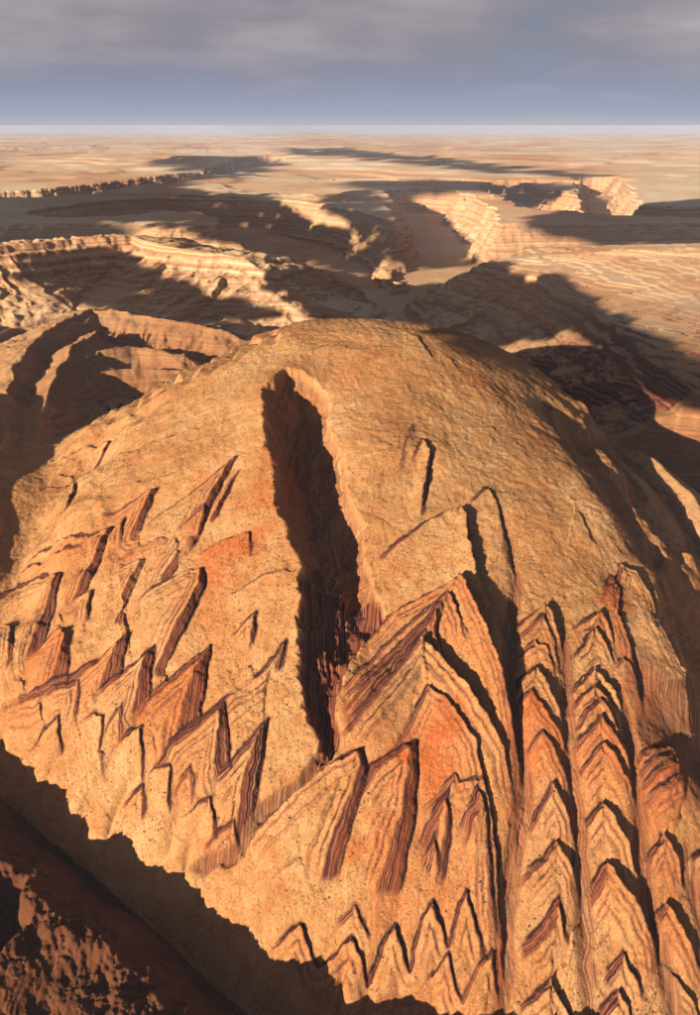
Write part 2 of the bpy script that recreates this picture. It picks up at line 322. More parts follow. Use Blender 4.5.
# ------------------------------------------------------------------ surveyed lines, all in world metres
SLABS = [
    {'a': 2424.3, 'e': 2424.3, 'lw': 1.0, 'ov': 1, 'nest': 0, 'p': [(-866.7, 2180.8, 0.0), (-1197.4, 3236.4, 2.5), (-683.1, 2052.0, 2.0), (-658.4, 2041.3, 0.0)], 'w': 5, 'd': 38, 'tint': 0.0, 'beds': 3},
    {'a': 332.7, 'e': 332.7, 'lw': 1.0, 'ov': 1, 'nest': 0, 'p': [(-869.0, 2007.9, 0.0), (-788.2, 1984.0, 3.0), (-685.1, 1907.0, 3.0), (-598.8, 1908.8, 1.5), (-567.0, 1898.6, 0.0)], 'w': 5, 'd': 38, 'tint': 0.0, 'beds': 3},
    {'a': 183.9, 'e': 370.9, 'lw': 1.0, 'ov': 1, 'nest': 0, 'p': [(-833.8, 1849.7, 0.0), (-729.0, 1846.6, 2.5), (-651.2, 1832.7, 4.0), (-627.2, 1802.1, 8.0), (-639.6, 1771.1, 8.0), (-653.2, 1735.2, 2.0), (-629.2, 1662.7, 0.0)], 'w': 6, 'd': 38, 'tint': 0.0, 'beds': 3},
    {'a': 258.8, 'e': 258.8, 'lw': 1.0, 'ov': 1, 'nest': 0, 'p': [(-599.2, 1708.0, 0.0), (-522.1, 1657.5, 2.5), (-452.4, 1635.0, 3.0), (-400.6, 1628.1, 2.0), (-360.0, 1635.0, 0.0)], 'w': 5, 'd': 38, 'tint': 0.0, 'beds': 3},
    {'a': 76.7, 'e': 250.4, 'lw': 1.0, 'ov': 1, 'nest': 0, 'p': [(-833.7, 1738.9, 0.0), (-765.8, 1774.5, 4.0), (-726.2, 1753.0, 4.0), (-713.9, 1737.3, 2.0), (-672.0, 1637.0, 0.0)], 'w': 5, 'd': 38, 'tint': 0.0, 'beds': 3},
    {'a': 95.0, 'e': 301.0, 'lw': 1.0, 'ov': 1, 'nest': 1, 'p': [(-805.4, 1702.4, 0.0), (-784.8, 1730.8, 4.0), (-726.3, 1717.9, 5.0), (-663.7, 1621.4, 8.0), (-656.2, 1565.8, 8.0), (-660.4, 1536.2, 2.0), (-661.6, 1531.4, 0.0)], 'w': 8, 'd': 38, 'tint': 0.0, 'beds': 3},
    {'a': 358.8, 'e': 358.8, 'lw': 1.0, 'ov': 1, 'nest': 0, 'p': [(-721.6, 1567.9, 0.0), (-613.0, 1512.3, 3.5), (-518.1, 1499.4, 4.0), (-443.8, 1486.0, 3.5), (-406.5, 1484.8, 2.0), (-378.4, 1482.4, 0.0)], 'w': 5, 'd': 38, 'tint': 0.0, 'beds': 3},
    {'a': 140.9, 'e': 257.1, 'lw': 0.6, 'ov': 1, 'nest': 1, 'p': [(-554.5, 1416.3, 0.0), (-495.4, 1431.6, 3.0), (-451.8, 1445.6, 4.0), (-419.0, 1454.6, 9.0), (-427.3, 1426.5, 9.0), (-434.5, 1375.0, 8.0), (-440.5, 1340.6, 4.0)], 'w': 13, 'd': 38, 'tint': 0.35, 'beds': 3},
    {'a': 257.1, 'e': 429.8, 'lw': 0.6, 'ov': 1, 'nest': 1, 'p': [(-756.5, 1411.8, 0.0), (-696.7, 1423.6, 4.0), (-639.6, 1409.2, 3.0), (-557.2, 1379.3, 4.0), (-509.2, 1391.7, 10.0), (-519.3, 1315.7, 11.0), (-530.1, 1246.3, 8.0), (-539.7, 1222.3, 4.0)], 'w': 16, 'd': 38, 'tint': 0.3, 'beds': 3},
    {'a': 196.7, 'e': 196.7, 'lw': 1.0, 'ov': 1, 'nest': 0, 'p': [(-740.5, 1438.1, 0.0), (-646.6, 1430.9, 6.0), (-579.4, 1379.1, 3.0), (-562.2, 1383.0, 0.0)], 'w': 6, 'd': 38, 'tint': 0.4, 'beds': 3},
    {'a': 196.9, 'e': 196.9, 'lw': 1.0, 'ov': 1, 'nest': 0, 'p': [(-749.2, 1424.6, 0.0), (-708.3, 1418.3, 6.0), (-628.6, 1378.1, 6.0), (-587.2, 1362.3, 3.0), (-565.8, 1367.2, 0.0)], 'w': 6, 'd': 38, 'tint': 0.4, 'beds': 3},
    {'a': 41.4, 'e': 122.4, 'lw': 1.0, 'ov': 1, 'nest': 1, 'p': [(-517.4, 1377.8, 0.0), (-507.9, 1386.2, 4.0), (-484.1, 1402.3, 8.0), (-478.8, 1361.4, 8.0), (-475.3, 1327.3, 1.0), (-476.2, 1321.9, 0.0)], 'w': 8, 'd': 38, 'tint': 0.3, 'beds': 3},
    {'a': 95.5, 'e': 191.9, 'lw': 1.0, 'ov': 1, 'nest': 1, 'p': [(-479.8, 1295.4, 0.0), (-421.8, 1306.8, 3.0), (-385.4, 1306.3, 5.0), (-369.0, 1297.6, 6.0), (-361.5, 1267.5, 5.0), (-366.3, 1225.5, 1.0), (-367.5, 1221.1, 0.0)], 'w': 10, 'd': 38, 'tint': 0.65, 'beds': 3},
    {'a': 62.3, 'e': 179.6, 'lw': 0.6, 'ov': 1, 'nest': 1, 'p': [(-469.9, 1265.6, 0.0), (-440.9, 1266.8, 4.0), (-408.1, 1261.0, 9.0), (-413.2, 1235.6, 10.0), (-422.0, 1208.7, 10.0), (-432.8, 1174.4, 8.0), (-441.4, 1148.7, 4.0)], 'w': 13, 'd': 38, 'tint': 0.3, 'beds': 3},
    {'a': 270.1, 'e': 545.3, 'lw': 0.6, 'ov': 1, 'nest': 1, 'p': [(-479.3, 1334.4, 0.0), (-419.5, 1367.1, 1.0), (-338.6, 1408.5, 2.0), (-242.8, 1464.6, 3.0), (-258.3, 1428.8, 8.0), (-283.6, 1358.6, 10.0), (-306.4, 1270.5, 10.0), (-331.5, 1235.3, 6.0), (-347.1, 1212.8, 3.0)], 'w': 14, 'd': 38, 'tint': 0.15, 'beds': 3},
    {'a': 126.6, 'e': 255.0, 'lw': 1.0, 'ov': 1, 'nest': 1, 'p': [(-302.8, 1316.0, 0.0), (-259.8, 1388.1, 1.5), (-236.0, 1423.5, 3.0), (-251.4, 1371.6, 6.0), (-266.9, 1327.0, 6.0), (-280.4, 1303.6, 0.0)], 'w': 7, 'd': 38, 'tint': 0.3, 'beds': 3},
    {'a': 117.5, 'e': 178.5, 'lw': 1.0, 'ov': 1, 'nest': 0, 'p': [(-312.6, 1244.1, 0.0), (-273.0, 1248.7, 2.0), (-243.8, 1255.0, 3.0), (-196.1, 1256.9, 5.0), (-188.1, 1233.2, 4.0), (-189.1, 1201.1, 1.0), (-190.7, 1197.6, 0.0)], 'w': 5, 'd': 55, 'tint': 0.8, 'beds': 3},
    {'a': 116.0, 'e': 328.4, 'lw': 0.6, 'ov': 1, 'nest': 1, 'p': [(-417.4, 1177.9, 0.0), (-384.6, 1193.5, 3.0), (-342.8, 1206.6, 4.0), (-308.5, 1217.2, 5.0), (-281.3, 1206.9, 9.0), (-272.6, 1171.8, 10.0), (-282.8, 1135.5, 10.0), (-295.8, 1106.3, 10.0), (-318.2, 1057.1, 6.0), (-328.0, 1035.9, 3.0)], 'w': 13, 'd': 38, 'tint': 0.2, 'beds': 3},
    {'a': 141.7, 'e': 141.7, 'lw': 1.0, 'ov': 1, 'nest': 0, 'p': [(-230.1, 1137.2, 0.0), (-204.3, 1142.3, 2.5), (-158.6, 1155.8, 3.0), (-119.4, 1154.9, 2.5), (-91.3, 1149.8, 0.0)], 'w': 5, 'd': 38, 'tint': 0.0, 'beds': 3},
    {'a': 227.1, 'e': 398.8, 'lw': 0.6, 'ov': 1, 'nest': 1, 'p': [(-788.1, 1337.1, 0.0), (-770.5, 1358.1, 3.0), (-738.9, 1392.8, 4.0), (-661.5, 1356.0, 6.0), (-606.0, 1318.4, 11.0), (-601.5, 1258.5, 13.0), (-597.0, 1179.4, 10.0), (-595.1, 1147.0, 5.0)], 'w': 23, 'd': 38, 'tint': 0.1, 'beds': 4},
    {'a': 116.5, 'e': 229.9, 'lw': 0.6, 'ov': 1, 'nest': 1, 'p': [(-642.9, 1131.7, 0.0), (-593.7, 1169.4, 3.0), (-539.4, 1173.7, 10.0), (-528.2, 1129.5, 13.0), (-521.4, 1083.4, 9.0), (-521.4, 1062.1, 4.5)], 'w': 21, 'd': 38, 'tint': 0.7, 'beds': 4},
    {'a': 274.4, 'e': 347.6, 'lw': 0.6, 'ov': 1, 'nest': 1, 'p': [(-675.4, 1080.9, 0.0), (-580.3, 1063.1, 4.0), (-515.0, 1071.1, 4.0), (-471.5, 1081.5, 5.0), (-411.9, 1112.4, 10.0), (-410.5, 1086.8, 13.0), (-411.7, 1064.8, 11.0), (-413.2, 1039.3, 5.5)], 'w': 24, 'd': 38, 'tint': 0.4, 'beds': 4},
    {'a': 126.6, 'e': 220.9, 'lw': 0.6, 'ov': 1, 'nest': 1, 'p': [(-468.8, 1019.3, 0.0), (-403.5, 1052.7, 4.0), (-354.7, 1074.0, 10.0), (-352.1, 1038.5, 14.0), (-350.0, 1004.2, 10.0), (-348.5, 979.9, 5.0)], 'w': 22, 'd': 38, 'tint': 0.1, 'beds': 4},
    {'a': 170.9, 'e': 297.4, 'lw': 0.6, 'ov': 1, 'nest': 1, 'p': [(-388.0, 963.4, 0.0), (-348.9, 997.9, 3.0), (-303.7, 1021.0, 4.0), (-270.2, 1041.9, 5.0), (-246.8, 1058.1, 10.0), (-249.1, 1015.6, 14.0), (-252.3, 954.6, 11.0), (-253.3, 931.7, 5.5)], 'w': 27, 'd': 38, 'tint': 0.6, 'beds': 5},
    {'a': 244.2, 'e': 295.2, 'lw': 1.0, 'ov': 1, 'nest': 1, 'p': [(-316.6, 909.5, 0.0), (-296.4, 923.9, 2.0), (-246.2, 947.7, 4.0), (-204.0, 970.9, 4.0), (-152.6, 997.4, 4.0), (-129.6, 1019.6, 4.0), (-111.3, 1037.9, 7.0), (-112.1, 1017.2, 5.0), (-122.9, 991.9, 1.0), (-124.5, 989.6, 0.0)], 'w': 9, 'd': 38, 'tint': 0.1, 'beds': 3},
    {'a': 143.1, 'e': 231.6, 'lw': 0.6, 'ov': 1, 'nest': 1, 'p': [(-331.1, 883.3, 0.0), (-295.4, 917.1, 4.0), (-230.5, 945.4, 5.0), (-209.3, 954.6, 10.0), (-202.6, 922.6, 11.0), (-197.5, 888.1, 9.0), (-194.5, 867.4, 4.5)], 'w': 19, 'd': 38, 'tint': 0.0, 'beds': 4},
    {'a': 125.1, 'e': 261.5, 'lw': 0.6, 'ov': 1, 'nest': 1, 'p': [(-231.6, 851.2, 0.0), (-185.6, 884.4, 4.0), (-156.5, 911.3, 5.0), (-136.3, 931.7, 10.0), (-140.5, 896.3, 13.0), (-147.2, 852.1, 11.0), (-150.9, 813.9, 7.0), (-152.8, 796.3, 3.5)], 'w': 21, 'd': 38, 'tint': 0.0, 'beds': 4},
    {'a': 81.0, 'e': 211.8, 'lw': 1.0, 'ov': 1, 'nest': 1, 'p': [(-768.3, 1267.4, 0.0), (-740.7, 1274.6, 3.0), (-695.6, 1247.8, 6.0), (-662.2, 1163.6, 7.0), (-655.6, 1127.4, 1.0), (-654.6, 1124.1, 0.0)], 'w': 9, 'd': 38, 'tint': 0.0, 'beds': 3},
    {'a': 81.9, 'e': 151.0, 'lw': 1.0, 'ov': 1, 'nest': 1, 'p': [(-575.9, 1054.2, 0.0), (-534.1, 1059.5, 3.0), (-494.4, 1056.6, 5.0), (-490.7, 1019.0, 6.0), (-489.0, 990.6, 1.0), (-490.4, 988.2, 0.0)], 'w': 7, 'd': 38, 'tint': 0.0, 'beds': 3},
    {'a': 33.8, 'e': 155.4, 'lw': 1.0, 'ov': 1, 'nest': 0, 'p': [(-483.3, 990.7, 0.0), (-449.7, 994.2, 3.0), (-433.3, 987.2, 5.0), (-428.7, 940.8, 5.0), (-405.5, 891.9, 1.0), (-404.9, 888.9, 0.0)], 'w': 6, 'd': 38, 'tint': 0.0, 'beds': 3},
    {'a': 67.7, 'e': 150.5, 'lw': 1.0, 'ov': 1, 'nest': 0, 'p': [(-418.9, 929.4, 0.0), (-384.3, 944.9, 3.0), (-355.0, 950.4, 5.0), (-345.7, 908.7, 6.0), (-339.6, 872.2, 1.0), (-339.0, 869.2, 0.0)], 'w': 6, 'd': 38, 'tint': 0.0, 'beds': 3},
    {'a': 49.9, 'e': 114.8, 'lw': 1.0, 'ov': 1, 'nest': 0, 'p': [(-342.4, 878.8, 0.0), (-322.3, 891.5, 2.0), (-296.3, 888.6, 4.0), (-291.4, 854.7, 5.0), (-284.3, 827.2, 1.0), (-284.1, 825.0, 0.0)], 'w': 5, 'd': 38, 'tint': 0.0, 'beds': 3},
    {'a': 72.2, 'e': 129.0, 'lw': 1.0, 'ov': 1, 'nest': 0, 'p': [(-293.7, 823.6, 0.0), (-254.7, 825.9, 4.0), (-223.4, 836.8, 6.0), (-214.8, 815.9, 7.0), (-207.0, 784.8, 1.0), (-206.9, 782.7, 0.0)], 'w': 5, 'd': 38, 'tint': 0.0, 'beds': 3},
    {'a': 61.3, 'e': 134.4, 'lw': 1.0, 'ov': 1, 'nest': 0, 'p': [(-133.5, 737.9, 0.0), (-103.7, 753.0, 3.0), (-76.4, 758.6, 6.0), (-57.3, 730.5, 7.0), (-40.3, 706.9, 4.0), (-34.2, 698.9, 0.0)], 'w': 5, 'd': 38, 'tint': 0.0, 'beds': 3},
    {'a': 60.2, 'e': 96.2, 'lw': 1.0, 'ov': 1, 'nest': 0, 'p': [(-172.1, 760.5, 0.0), (-136.0, 779.3, 3.0), (-117.8, 786.4, 4.0), (-113.8, 769.6, 4.0), (-106.8, 752.3, 0.0)], 'w': 5, 'd': 38, 'tint': 0.0, 'beds': 3},
    {'a': 45.7, 'e': 94.5, 'lw': 2.0, 'ov': 0, 'nest': 1, 'p': [(-32.6, 688.3, 0.0), (7.5, 710.3, 3.0), (17.8, 694.3, 4.0), (26.5, 679.7, 4.0), (33.7, 669.2, 0.0)], 'w': 5, 'd': 38, 'tint': 0.0, 'beds': 3},
    {'a': 217.1, 'e': 382.9, 'lw': 0.6, 'ov': 1, 'nest': 1, 'p': [(-173.8, 782.1, 0.0), (-133.2, 809.7, 6.0), (-94.9, 833.3, 8.0), (-55.9, 855.8, 9.0), (-8.1, 874.8, 7.0), (17.8, 880.8, 10.0), (28.7, 852.2, 10.0), (15.7, 821.9, 10.0), (-3.1, 782.9, 7.0), (-18.2, 743.5, 4.0), (-21.1, 727.1, 0.0)], 'w': 18, 'd': 38, 'tint': 0.0, 'beds': 4},
    {'a': 142.6, 'e': 328.6, 'lw': 0.6, 'ov': 0, 'nest': 1, 'p': [(-7.8, 810.4, 0.0), (33.5, 855.8, 4.0), (75.8, 878.5, 6.0), (107.1, 889.6, 10.0), (108.2, 847.1, 13.0), (103.1, 809.0, 13.0), (88.6, 761.4, 10.0), (75.2, 725.1, 3.0), (71.7, 708.9, 0.0)], 'w': 24, 'd': 38, 'tint': 0.0, 'beds': 5},
    {'a': 150.9, 'e': 509.1, 'lw': 2.0, 'ov': 0, 'nest': 1, 'p': [(34.9, 845.6, 0.0), (77.9, 890.4, 2.0), (107.9, 933.2, 3.0), (129.9, 962.4, 6.0), (157.9, 934.8, 9.0), (183.6, 906.8, 11.0), (205.1, 874.8, 11.0), (212.8, 838.3, 10.0), (222.6, 809.7, 9.0), (226.5, 771.0, 9.0), (225.6, 718.2, 9.0), (227.3, 659.8, 7.0), (227.7, 635.2, 0.0)], 'w': 5, 'd': 75, 'tint': 1.0, 'beds': 3},
    {'a': 81.2, 'e': 136.5, 'lw': 2.0, 'ov': 0, 'nest': 1, 'p': [(96.5, 801.9, 0.0), (147.0, 833.3, 3.0), (165.4, 844.9, 5.0), (174.1, 834.0, 4.0), (208.2, 840.5, 3.0), (214.4, 838.3, 0.0)], 'w': 5, 'd': 38, 'tint': 0.7, 'beds': 3},
    {'a': 108.5, 'e': 212.2, 'lw': 2.0, 'ov': 0, 'nest': 1, 'p': [(83.4, 743.5, 0.0), (116.5, 794.9, 2.0), (152.8, 825.4, 6.0), (155.0, 789.9, 7.0), (149.6, 757.2, 6.0), (140.0, 725.8, 1.0), (139.9, 723.7, 0.0)], 'w': 12, 'd': 38, 'tint': 0.6, 'beds': 3},
    {'a': 78.5, 'e': 249.5, 'lw': 2.0, 'ov': 0, 'nest': 1, 'p': [(153.4, 766.2, 0.0), (174.7, 801.9, 2.0), (202.0, 826.8, 5.0), (213.0, 809.0, 6.0), (215.5, 770.3, 6.0), (215.1, 718.2, 6.0), (219.7, 659.2, 0.0)], 'w': 11, 'd': 38, 'tint': 0.3, 'beds': 3},
    {'a': 58.3, 'e': 110.1, 'lw': 2.0, 'ov': 0, 'nest': 1, 'p': [(102.4, 727.1, 0.0), (129.5, 778.7, 4.0), (135.9, 757.2, 5.0), (135.6, 727.8, 0.0)], 'w': 6, 'd': 38, 'tint': 0.0, 'beds': 3},
    {'a': -10, 'e': 594.3, 'lw': 1.0, 'ov': 0, 'nest': 1, 'p': [(-129.4, 667.0, 0.0), (-96.2, 684.9, 4.0), (-74.3, 696.9, 7.0), (-58.8, 673.1, 7.0), (-46.7, 654.8, 3.0), (-17.6, 663.9, 4.0), (2.9, 677.7, 6.0), (16.0, 655.5, 7.0), (26.0, 638.7, 3.0), (47.0, 670.5, 4.0), (68.2, 692.9, 8.0), (78.9, 660.7, 8.0), (85.7, 648.4, 3.0), (103.7, 690.3, 4.0), (124.3, 713.6, 8.0), (136.0, 684.2, 8.0), (143.8, 668.5, 3.0), (159.5, 701.5, 4.0), (175.8, 719.6, 7.0), (186.8, 687.5, 8.0), (196.5, 662.5, 3.0), (211.7, 668.4, 0.0)], 'w': 6, 'd': 40, 'tint': 0.2, 'beds': 3},
    {'a': -10, 'e': 232.1, 'lw': 1.0, 'ov': 0, 'nest': 1, 'p': [(78.9, 618.9, 0.0), (116.0, 642.5, 3.0), (143.3, 659.3, 6.0), (153.1, 633.5, 6.0), (160.9, 620.1, 3.0), (186.3, 646.9, 3.0), (206.9, 664.4, 6.0), (213.0, 635.3, 6.0), (218.3, 616.8, 0.0)], 'w': 5, 'd': 40, 'tint': 0.3, 'beds': 3},
    {'a': 74.9, 'e': 146.5, 'lw': 1.0, 'ov': 1, 'nest': 0, 'p': [(-588.2, 975.4, 0.0), (-549.8, 1008.0, 3.0), (-526.0, 1013.9, 5.0), (-512.2, 977.1, 5.0), (-500.5, 947.0, 0.0)], 'w': 6, 'd': 34, 'tint': 0.2, 'beds': 3},
    {'a': 45.2, 'e': 98.4, 'lw': 1.0, 'ov': 1, 'nest': 1, 'p': [(-290.2, 846.0, 0.0), (-271.5, 867.3, 3.0), (-257.7, 876.9, 4.0), (-251.1, 849.7, 4.0), (-244.9, 825.2, 0.0)], 'w': 7, 'd': 34, 'tint': 0.2, 'beds': 3},
    {'a': 53.9, 'e': 119.7, 'lw': 1.0, 'ov': 1, 'nest': 1, 'p': [(-435.2, 953.8, 0.0), (-415.5, 981.9, 3.0), (-399.3, 992.9, 5.0), (-392.8, 961.1, 5.0), (-388.1, 928.1, 0.0)], 'w': 7, 'd': 34, 'tint': 0.2, 'beds': 3},
    {'a': 41.6, 'e': 95.4, 'lw': 1.0, 'ov': 1, 'nest': 1, 'p': [(-379.4, 855.8, 0.0), (-358.2, 871.4, 3.0), (-343.4, 875.1, 4.0), (-335.7, 848.7, 4.0), (-328.3, 823.4, 0.0)], 'w': 7, 'd': 34, 'tint': 0.2, 'beds': 3},
    {'a': 57.2, 'e': 95.8, 'lw': 1.0, 'ov': 1, 'nest': 1, 'p': [(-233.9, 784.0, 0.0), (-200.8, 802.4, 4.0), (-182.2, 807.5, 6.0), (-174.1, 786.3, 6.0), (-169.8, 770.9, 0.0)], 'w': 7, 'd': 34, 'tint': 0.2, 'beds': 3},
    {'a': 49.8, 'e': 104.7, 'lw': 2.0, 'ov': 0, 'nest': 1, 'p': [(366.2, 642.4, 0.0), (387.3, 659.8, 4.0), (405.1, 673.5, 7.0), (419.1, 650.5, 9.0), (430.9, 625.2, 0.0)], 'w': 7, 'd': 34, 'tint': 0.2, 'beds': 3},
    {'a': 49.5, 'e': 97.8, 'lw': 2.0, 'ov': 0, 'nest': 1, 'p': [(345.7, 608.6, 0.0), (371.9, 623.7, 5.0), (388.6, 633.2, 8.0), (403.5, 616.5, 9.0), (417.0, 594.3, 0.0)], 'w': 7, 'd': 34, 'tint': 0.2, 'beds': 3},
    {'a': 70.8, 'e': 143.6, 'lw': 1.0, 'ov': 1, 'nest': 1, 'p': [(-354.7, 1312.0, 0.0), (-316.3, 1335.7, 3.0), (-295.2, 1350.3, 5.0), (-296.4, 1314.2, 6.0), (-299.3, 1277.6, 0.0)], 'w': 7, 'd': 34, 'tint': 0.5, 'beds': 3},
    {'a': 71.0, 'e': 145.0, 'lw': 1.0, 'ov': 1, 'nest': 1, 'p': [(-585.5, 1232.6, 0.0), (-540.4, 1234.8, 3.0), (-514.6, 1236.1, 6.0), (-511.2, 1204.1, 7.0), (-508.4, 1162.4, 0.0)], 'w': 7, 'd': 34, 'tint': 0.2, 'beds': 3},
    {'a': 64.1, 'e': 130.8, 'lw': 1.0, 'ov': 1, 'nest': 1, 'p': [(-221.3, 1056.5, 0.0), (-191.0, 1080.1, 3.0), (-168.4, 1092.4, 5.0), (-169.4, 1059.7, 6.0), (-172.2, 1025.9, 0.0)], 'w': 7, 'd': 34, 'tint': 0.2, 'beds': 3},
    {'a': 211.4, 'e': 430.5, 'lw': 2.0, 'ov': 0, 'nest': 0, 'p': [(97.0, 1325.2, 0.0), (129.1, 1461.5, 1.0), (161.7, 1525.0, 4.0), (175.5, 1476.6, 9.0), (158.2, 1389.9, 9.0), (147.0, 1318.0, 2.0), (144.5, 1310.8, 0.0)], 'w': 5, 'd': 38, 'tint': 0.0, 'beds': 3},
    {'a': 217.2, 'e': 519.6, 'lw': 2.0, 'ov': 0, 'nest': 0, 'p': [(42.5, 1222.4, 0.0), (88.0, 1252.2, 4.0), (149.7, 1299.2, 6.0), (191.7, 1322.5, 6.0), (225.6, 1337.8, 9.0), (232.2, 1304.5, 15.0), (234.6, 1237.3, 17.0), (244.5, 1156.5, 17.0), (265.0, 1099.7, 15.0), (279.4, 1060.5, 10.0), (284.1, 1043.5, 0.0)], 'w': 6, 'd': 60, 'tint': 0.0, 'beds': 3},
    {'a': 82.3, 'e': 307.0, 'lw': 2.0, 'ov': 0, 'nest': 0, 'p': [(227.9, 1340.5, 0.0), (286.8, 1398.0, 4.0), (300.5, 1360.4, 5.0), (308.5, 1288.3, 6.0), (312.4, 1221.6, 6.0), (319.0, 1176.8, 0.0)], 'w': 5, 'd': 38, 'tint': 0.0, 'beds': 3},
    {'a': 241.5, 'e': 578.2, 'lw': 2.0, 'ov': 0, 'nest': 1, 'p': [(3.5, 1046.0, 0.0), (73.5, 1119.5, 7.0), (120.2, 1136.3, 7.0), (167.7, 1153.1, 8.0), (203.0, 1171.8, 11.0), (214.4, 1137.2, 26.0), (233.1, 1062.1, 34.0), (258.0, 995.1, 36.0), (268.3, 933.2, 30.0), (277.5, 879.2, 16.0), (281.1, 845.5, 0.0)], 'w': 6, 'd': 60, 'tint': 0.45, 'beds': 3},
    {'a': 261.1, 'e': 373.7, 'lw': 2.0, 'ov': 0, 'nest': 1, 'p': [(-20.2, 965.5, 0.0), (17.3, 1008.5, 4.0), (71.3, 1062.1, 5.0), (127.1, 1100.5, 5.0), (178.8, 1131.3, 7.0), (191.2, 1089.0, 8.0), (205.5, 1021.9, 0.0)], 'w': 5, 'd': 38, 'tint': 0.5, 'beds': 3},
    {'a': 252.3, 'e': 283.9, 'lw': 2.0, 'ov': 0, 'nest': 1, 'p': [(-26.7, 946.2, 0.0), (17.0, 979.4, 3.0), (79.3, 1041.9, 4.0), (135.1, 1084.9, 4.0), (164.2, 1110.5, 5.0), (172.4, 1080.0, 0.0)], 'w': 5, 'd': 38, 'tint': 0.3, 'beds': 3},
    {'a': 248.5, 'e': 371.3, 'lw': 2.0, 'ov': 0, 'nest': 1, 'p': [(-28.0, 921.9, 0.0), (34.1, 981.0, 4.0), (106.0, 1047.6, 5.0), (153.6, 1091.5, 7.0), (155.0, 1042.7, 8.0), (172.8, 970.9, 0.0)], 'w': 5, 'd': 38, 'tint': 0.55, 'beds': 3},
    {'a': 215.6, 'e': 236.2, 'lw': 2.0, 'ov': 0, 'nest': 1, 'p': [(-27.8, 906.8, 0.0), (25.1, 950.8, 3.0), (86.6, 1011.6, 4.0), (131.0, 1052.4, 4.0), (140.2, 1033.9, 0.0)], 'w': 5, 'd': 38, 'tint': 0.4, 'beds': 3},
    {'a': 209.6, 'e': 459.8, 'lw': 2.0, 'ov': 0, 'nest': 1, 'p': [(-27.7, 894.8, 0.0), (24.9, 936.3, 4.0), (86.0, 999.0, 4.0), (121.4, 1041.1, 7.0), (142.4, 1016.4, 20.0), (178.4, 974.8, 26.0), (215.0, 922.6, 24.0), (251.1, 877.8, 14.0), (264.0, 838.3, 0.0)], 'w': 6, 'd': 60, 'tint': 0.05, 'beds': 3},
    {'a': 100.2, 'e': 191.9, 'lw': 2.0, 'ov': 0, 'nest': 1, 'p': [(279.7, 1075.1, 0.0), (318.8, 1103.8, 6.0), (361.0, 1133.7, 9.0), (372.3, 1112.9, 12.0), (377.4, 1072.6, 11.0), (383.3, 1045.9, 0.0)], 'w': 4.5, 'd': 26, 'tint': 0.1, 'beds': 3},
    {'a': 90.8, 'e': 197.9, 'lw': 2.0, 'ov': 0, 'nest': 1, 'p': [(278.1, 1051.6, 0.0), (335.5, 1093.9, 3.0), (350.5, 1106.3, 5.0), (364.8, 1053.9, 5.0), (369.3, 1001.3, 0.0)], 'w': 4, 'd': 26, 'tint': 0.2, 'beds': 3},
    {'a': 64.1, 'e': 150.4, 'lw': 2.0, 'ov': 0, 'nest': 1, 'p': [(274.5, 1025.9, 0.0), (329.5, 1058.8, 4.0), (348.7, 1045.1, 5.0), (366.1, 984.8, 0.0)], 'w': 4, 'd': 26, 'tint': 0.3, 'beds': 3},
    {'a': 67.9, 'e': 162.6, 'lw': 2.0, 'ov': 0, 'nest': 1, 'p': [(269.2, 976.3, 0.0), (299.0, 1001.3, 6.0), (322.8, 1017.9, 8.0), (336.0, 992.7, 12.0), (350.2, 955.4, 12.0), (361.4, 931.6, 0.0)], 'w': 4.5, 'd': 26, 'tint': 0.2, 'beds': 3},
    {'a': 57.0, 'e': 151.3, 'lw': 2.0, 'ov': 0, 'nest': 1, 'p': [(262.2, 937.8, 0.0), (287.6, 960.8, 3.0), (306.7, 973.2, 6.0), (327.3, 941.6, 9.0), (348.8, 918.8, 9.0), (359.9, 896.2, 0.0)], 'w': 4.5, 'd': 34, 'tint': 0.9, 'beds': 3},
    {'a': 64.8, 'e': 157.0, 'lw': 2.0, 'ov': 0, 'nest': 1, 'p': [(265.5, 875.5, 0.0), (295.3, 900.0, 2.0), (316.2, 915.8, 5.0), (330.8, 893.3, 10.0), (347.8, 865.2, 10.0), (360.7, 835.3, 0.0)], 'w': 4.5, 'd': 34, 'tint': 0.7, 'beds': 3},
    {'a': 77.6, 'e': 159.6, 'lw': 2.0, 'ov': 0, 'nest': 1, 'p': [(272.4, 790.5, 0.0), (291.2, 813.1, 4.0), (322.4, 849.8, 7.0), (336.6, 827.4, 12.0), (349.2, 805.2, 11.0), (354.0, 775.6, 0.0)], 'w': 4.5, 'd': 34, 'tint': 0.2, 'beds': 3},
    {'a': 84.6, 'e': 154.8, 'lw': 2.0, 'ov': 0, 'nest': 1, 'p': [(249.1, 737.8, 0.0), (284.2, 760.5, 4.0), (320.4, 783.4, 8.0), (335.2, 765.9, 12.0), (347.6, 745.2, 12.0), (355.1, 723.3, 0.0)], 'w': 4.5, 'd': 34, 'tint': 0.3, 'beds': 3},
    {'a': 87.1, 'e': 136.1, 'lw': 2.0, 'ov': 0, 'nest': 1, 'p': [(243.5, 672.8, 0.0), (267.3, 685.3, 4.0), (292.0, 701.2, 4.0), (314.8, 722.0, 6.0), (318.9, 697.8, 8.0), (330.9, 676.5, 0.0)], 'w': 9, 'd': 34, 'tint': 0.3, 'beds': 3},
    {'a': 59.8, 'e': 112.4, 'lw': 2.0, 'ov': 0, 'nest': 1, 'p': [(237.0, 614.8, 0.0), (268.0, 630.6, 5.0), (291.4, 639.5, 8.0), (307.1, 625.3, 10.0), (316.9, 611.9, 8.0), (322.0, 598.0, 0.0)], 'w': 5, 'd': 40, 'tint': 0.0, 'beds': 3},
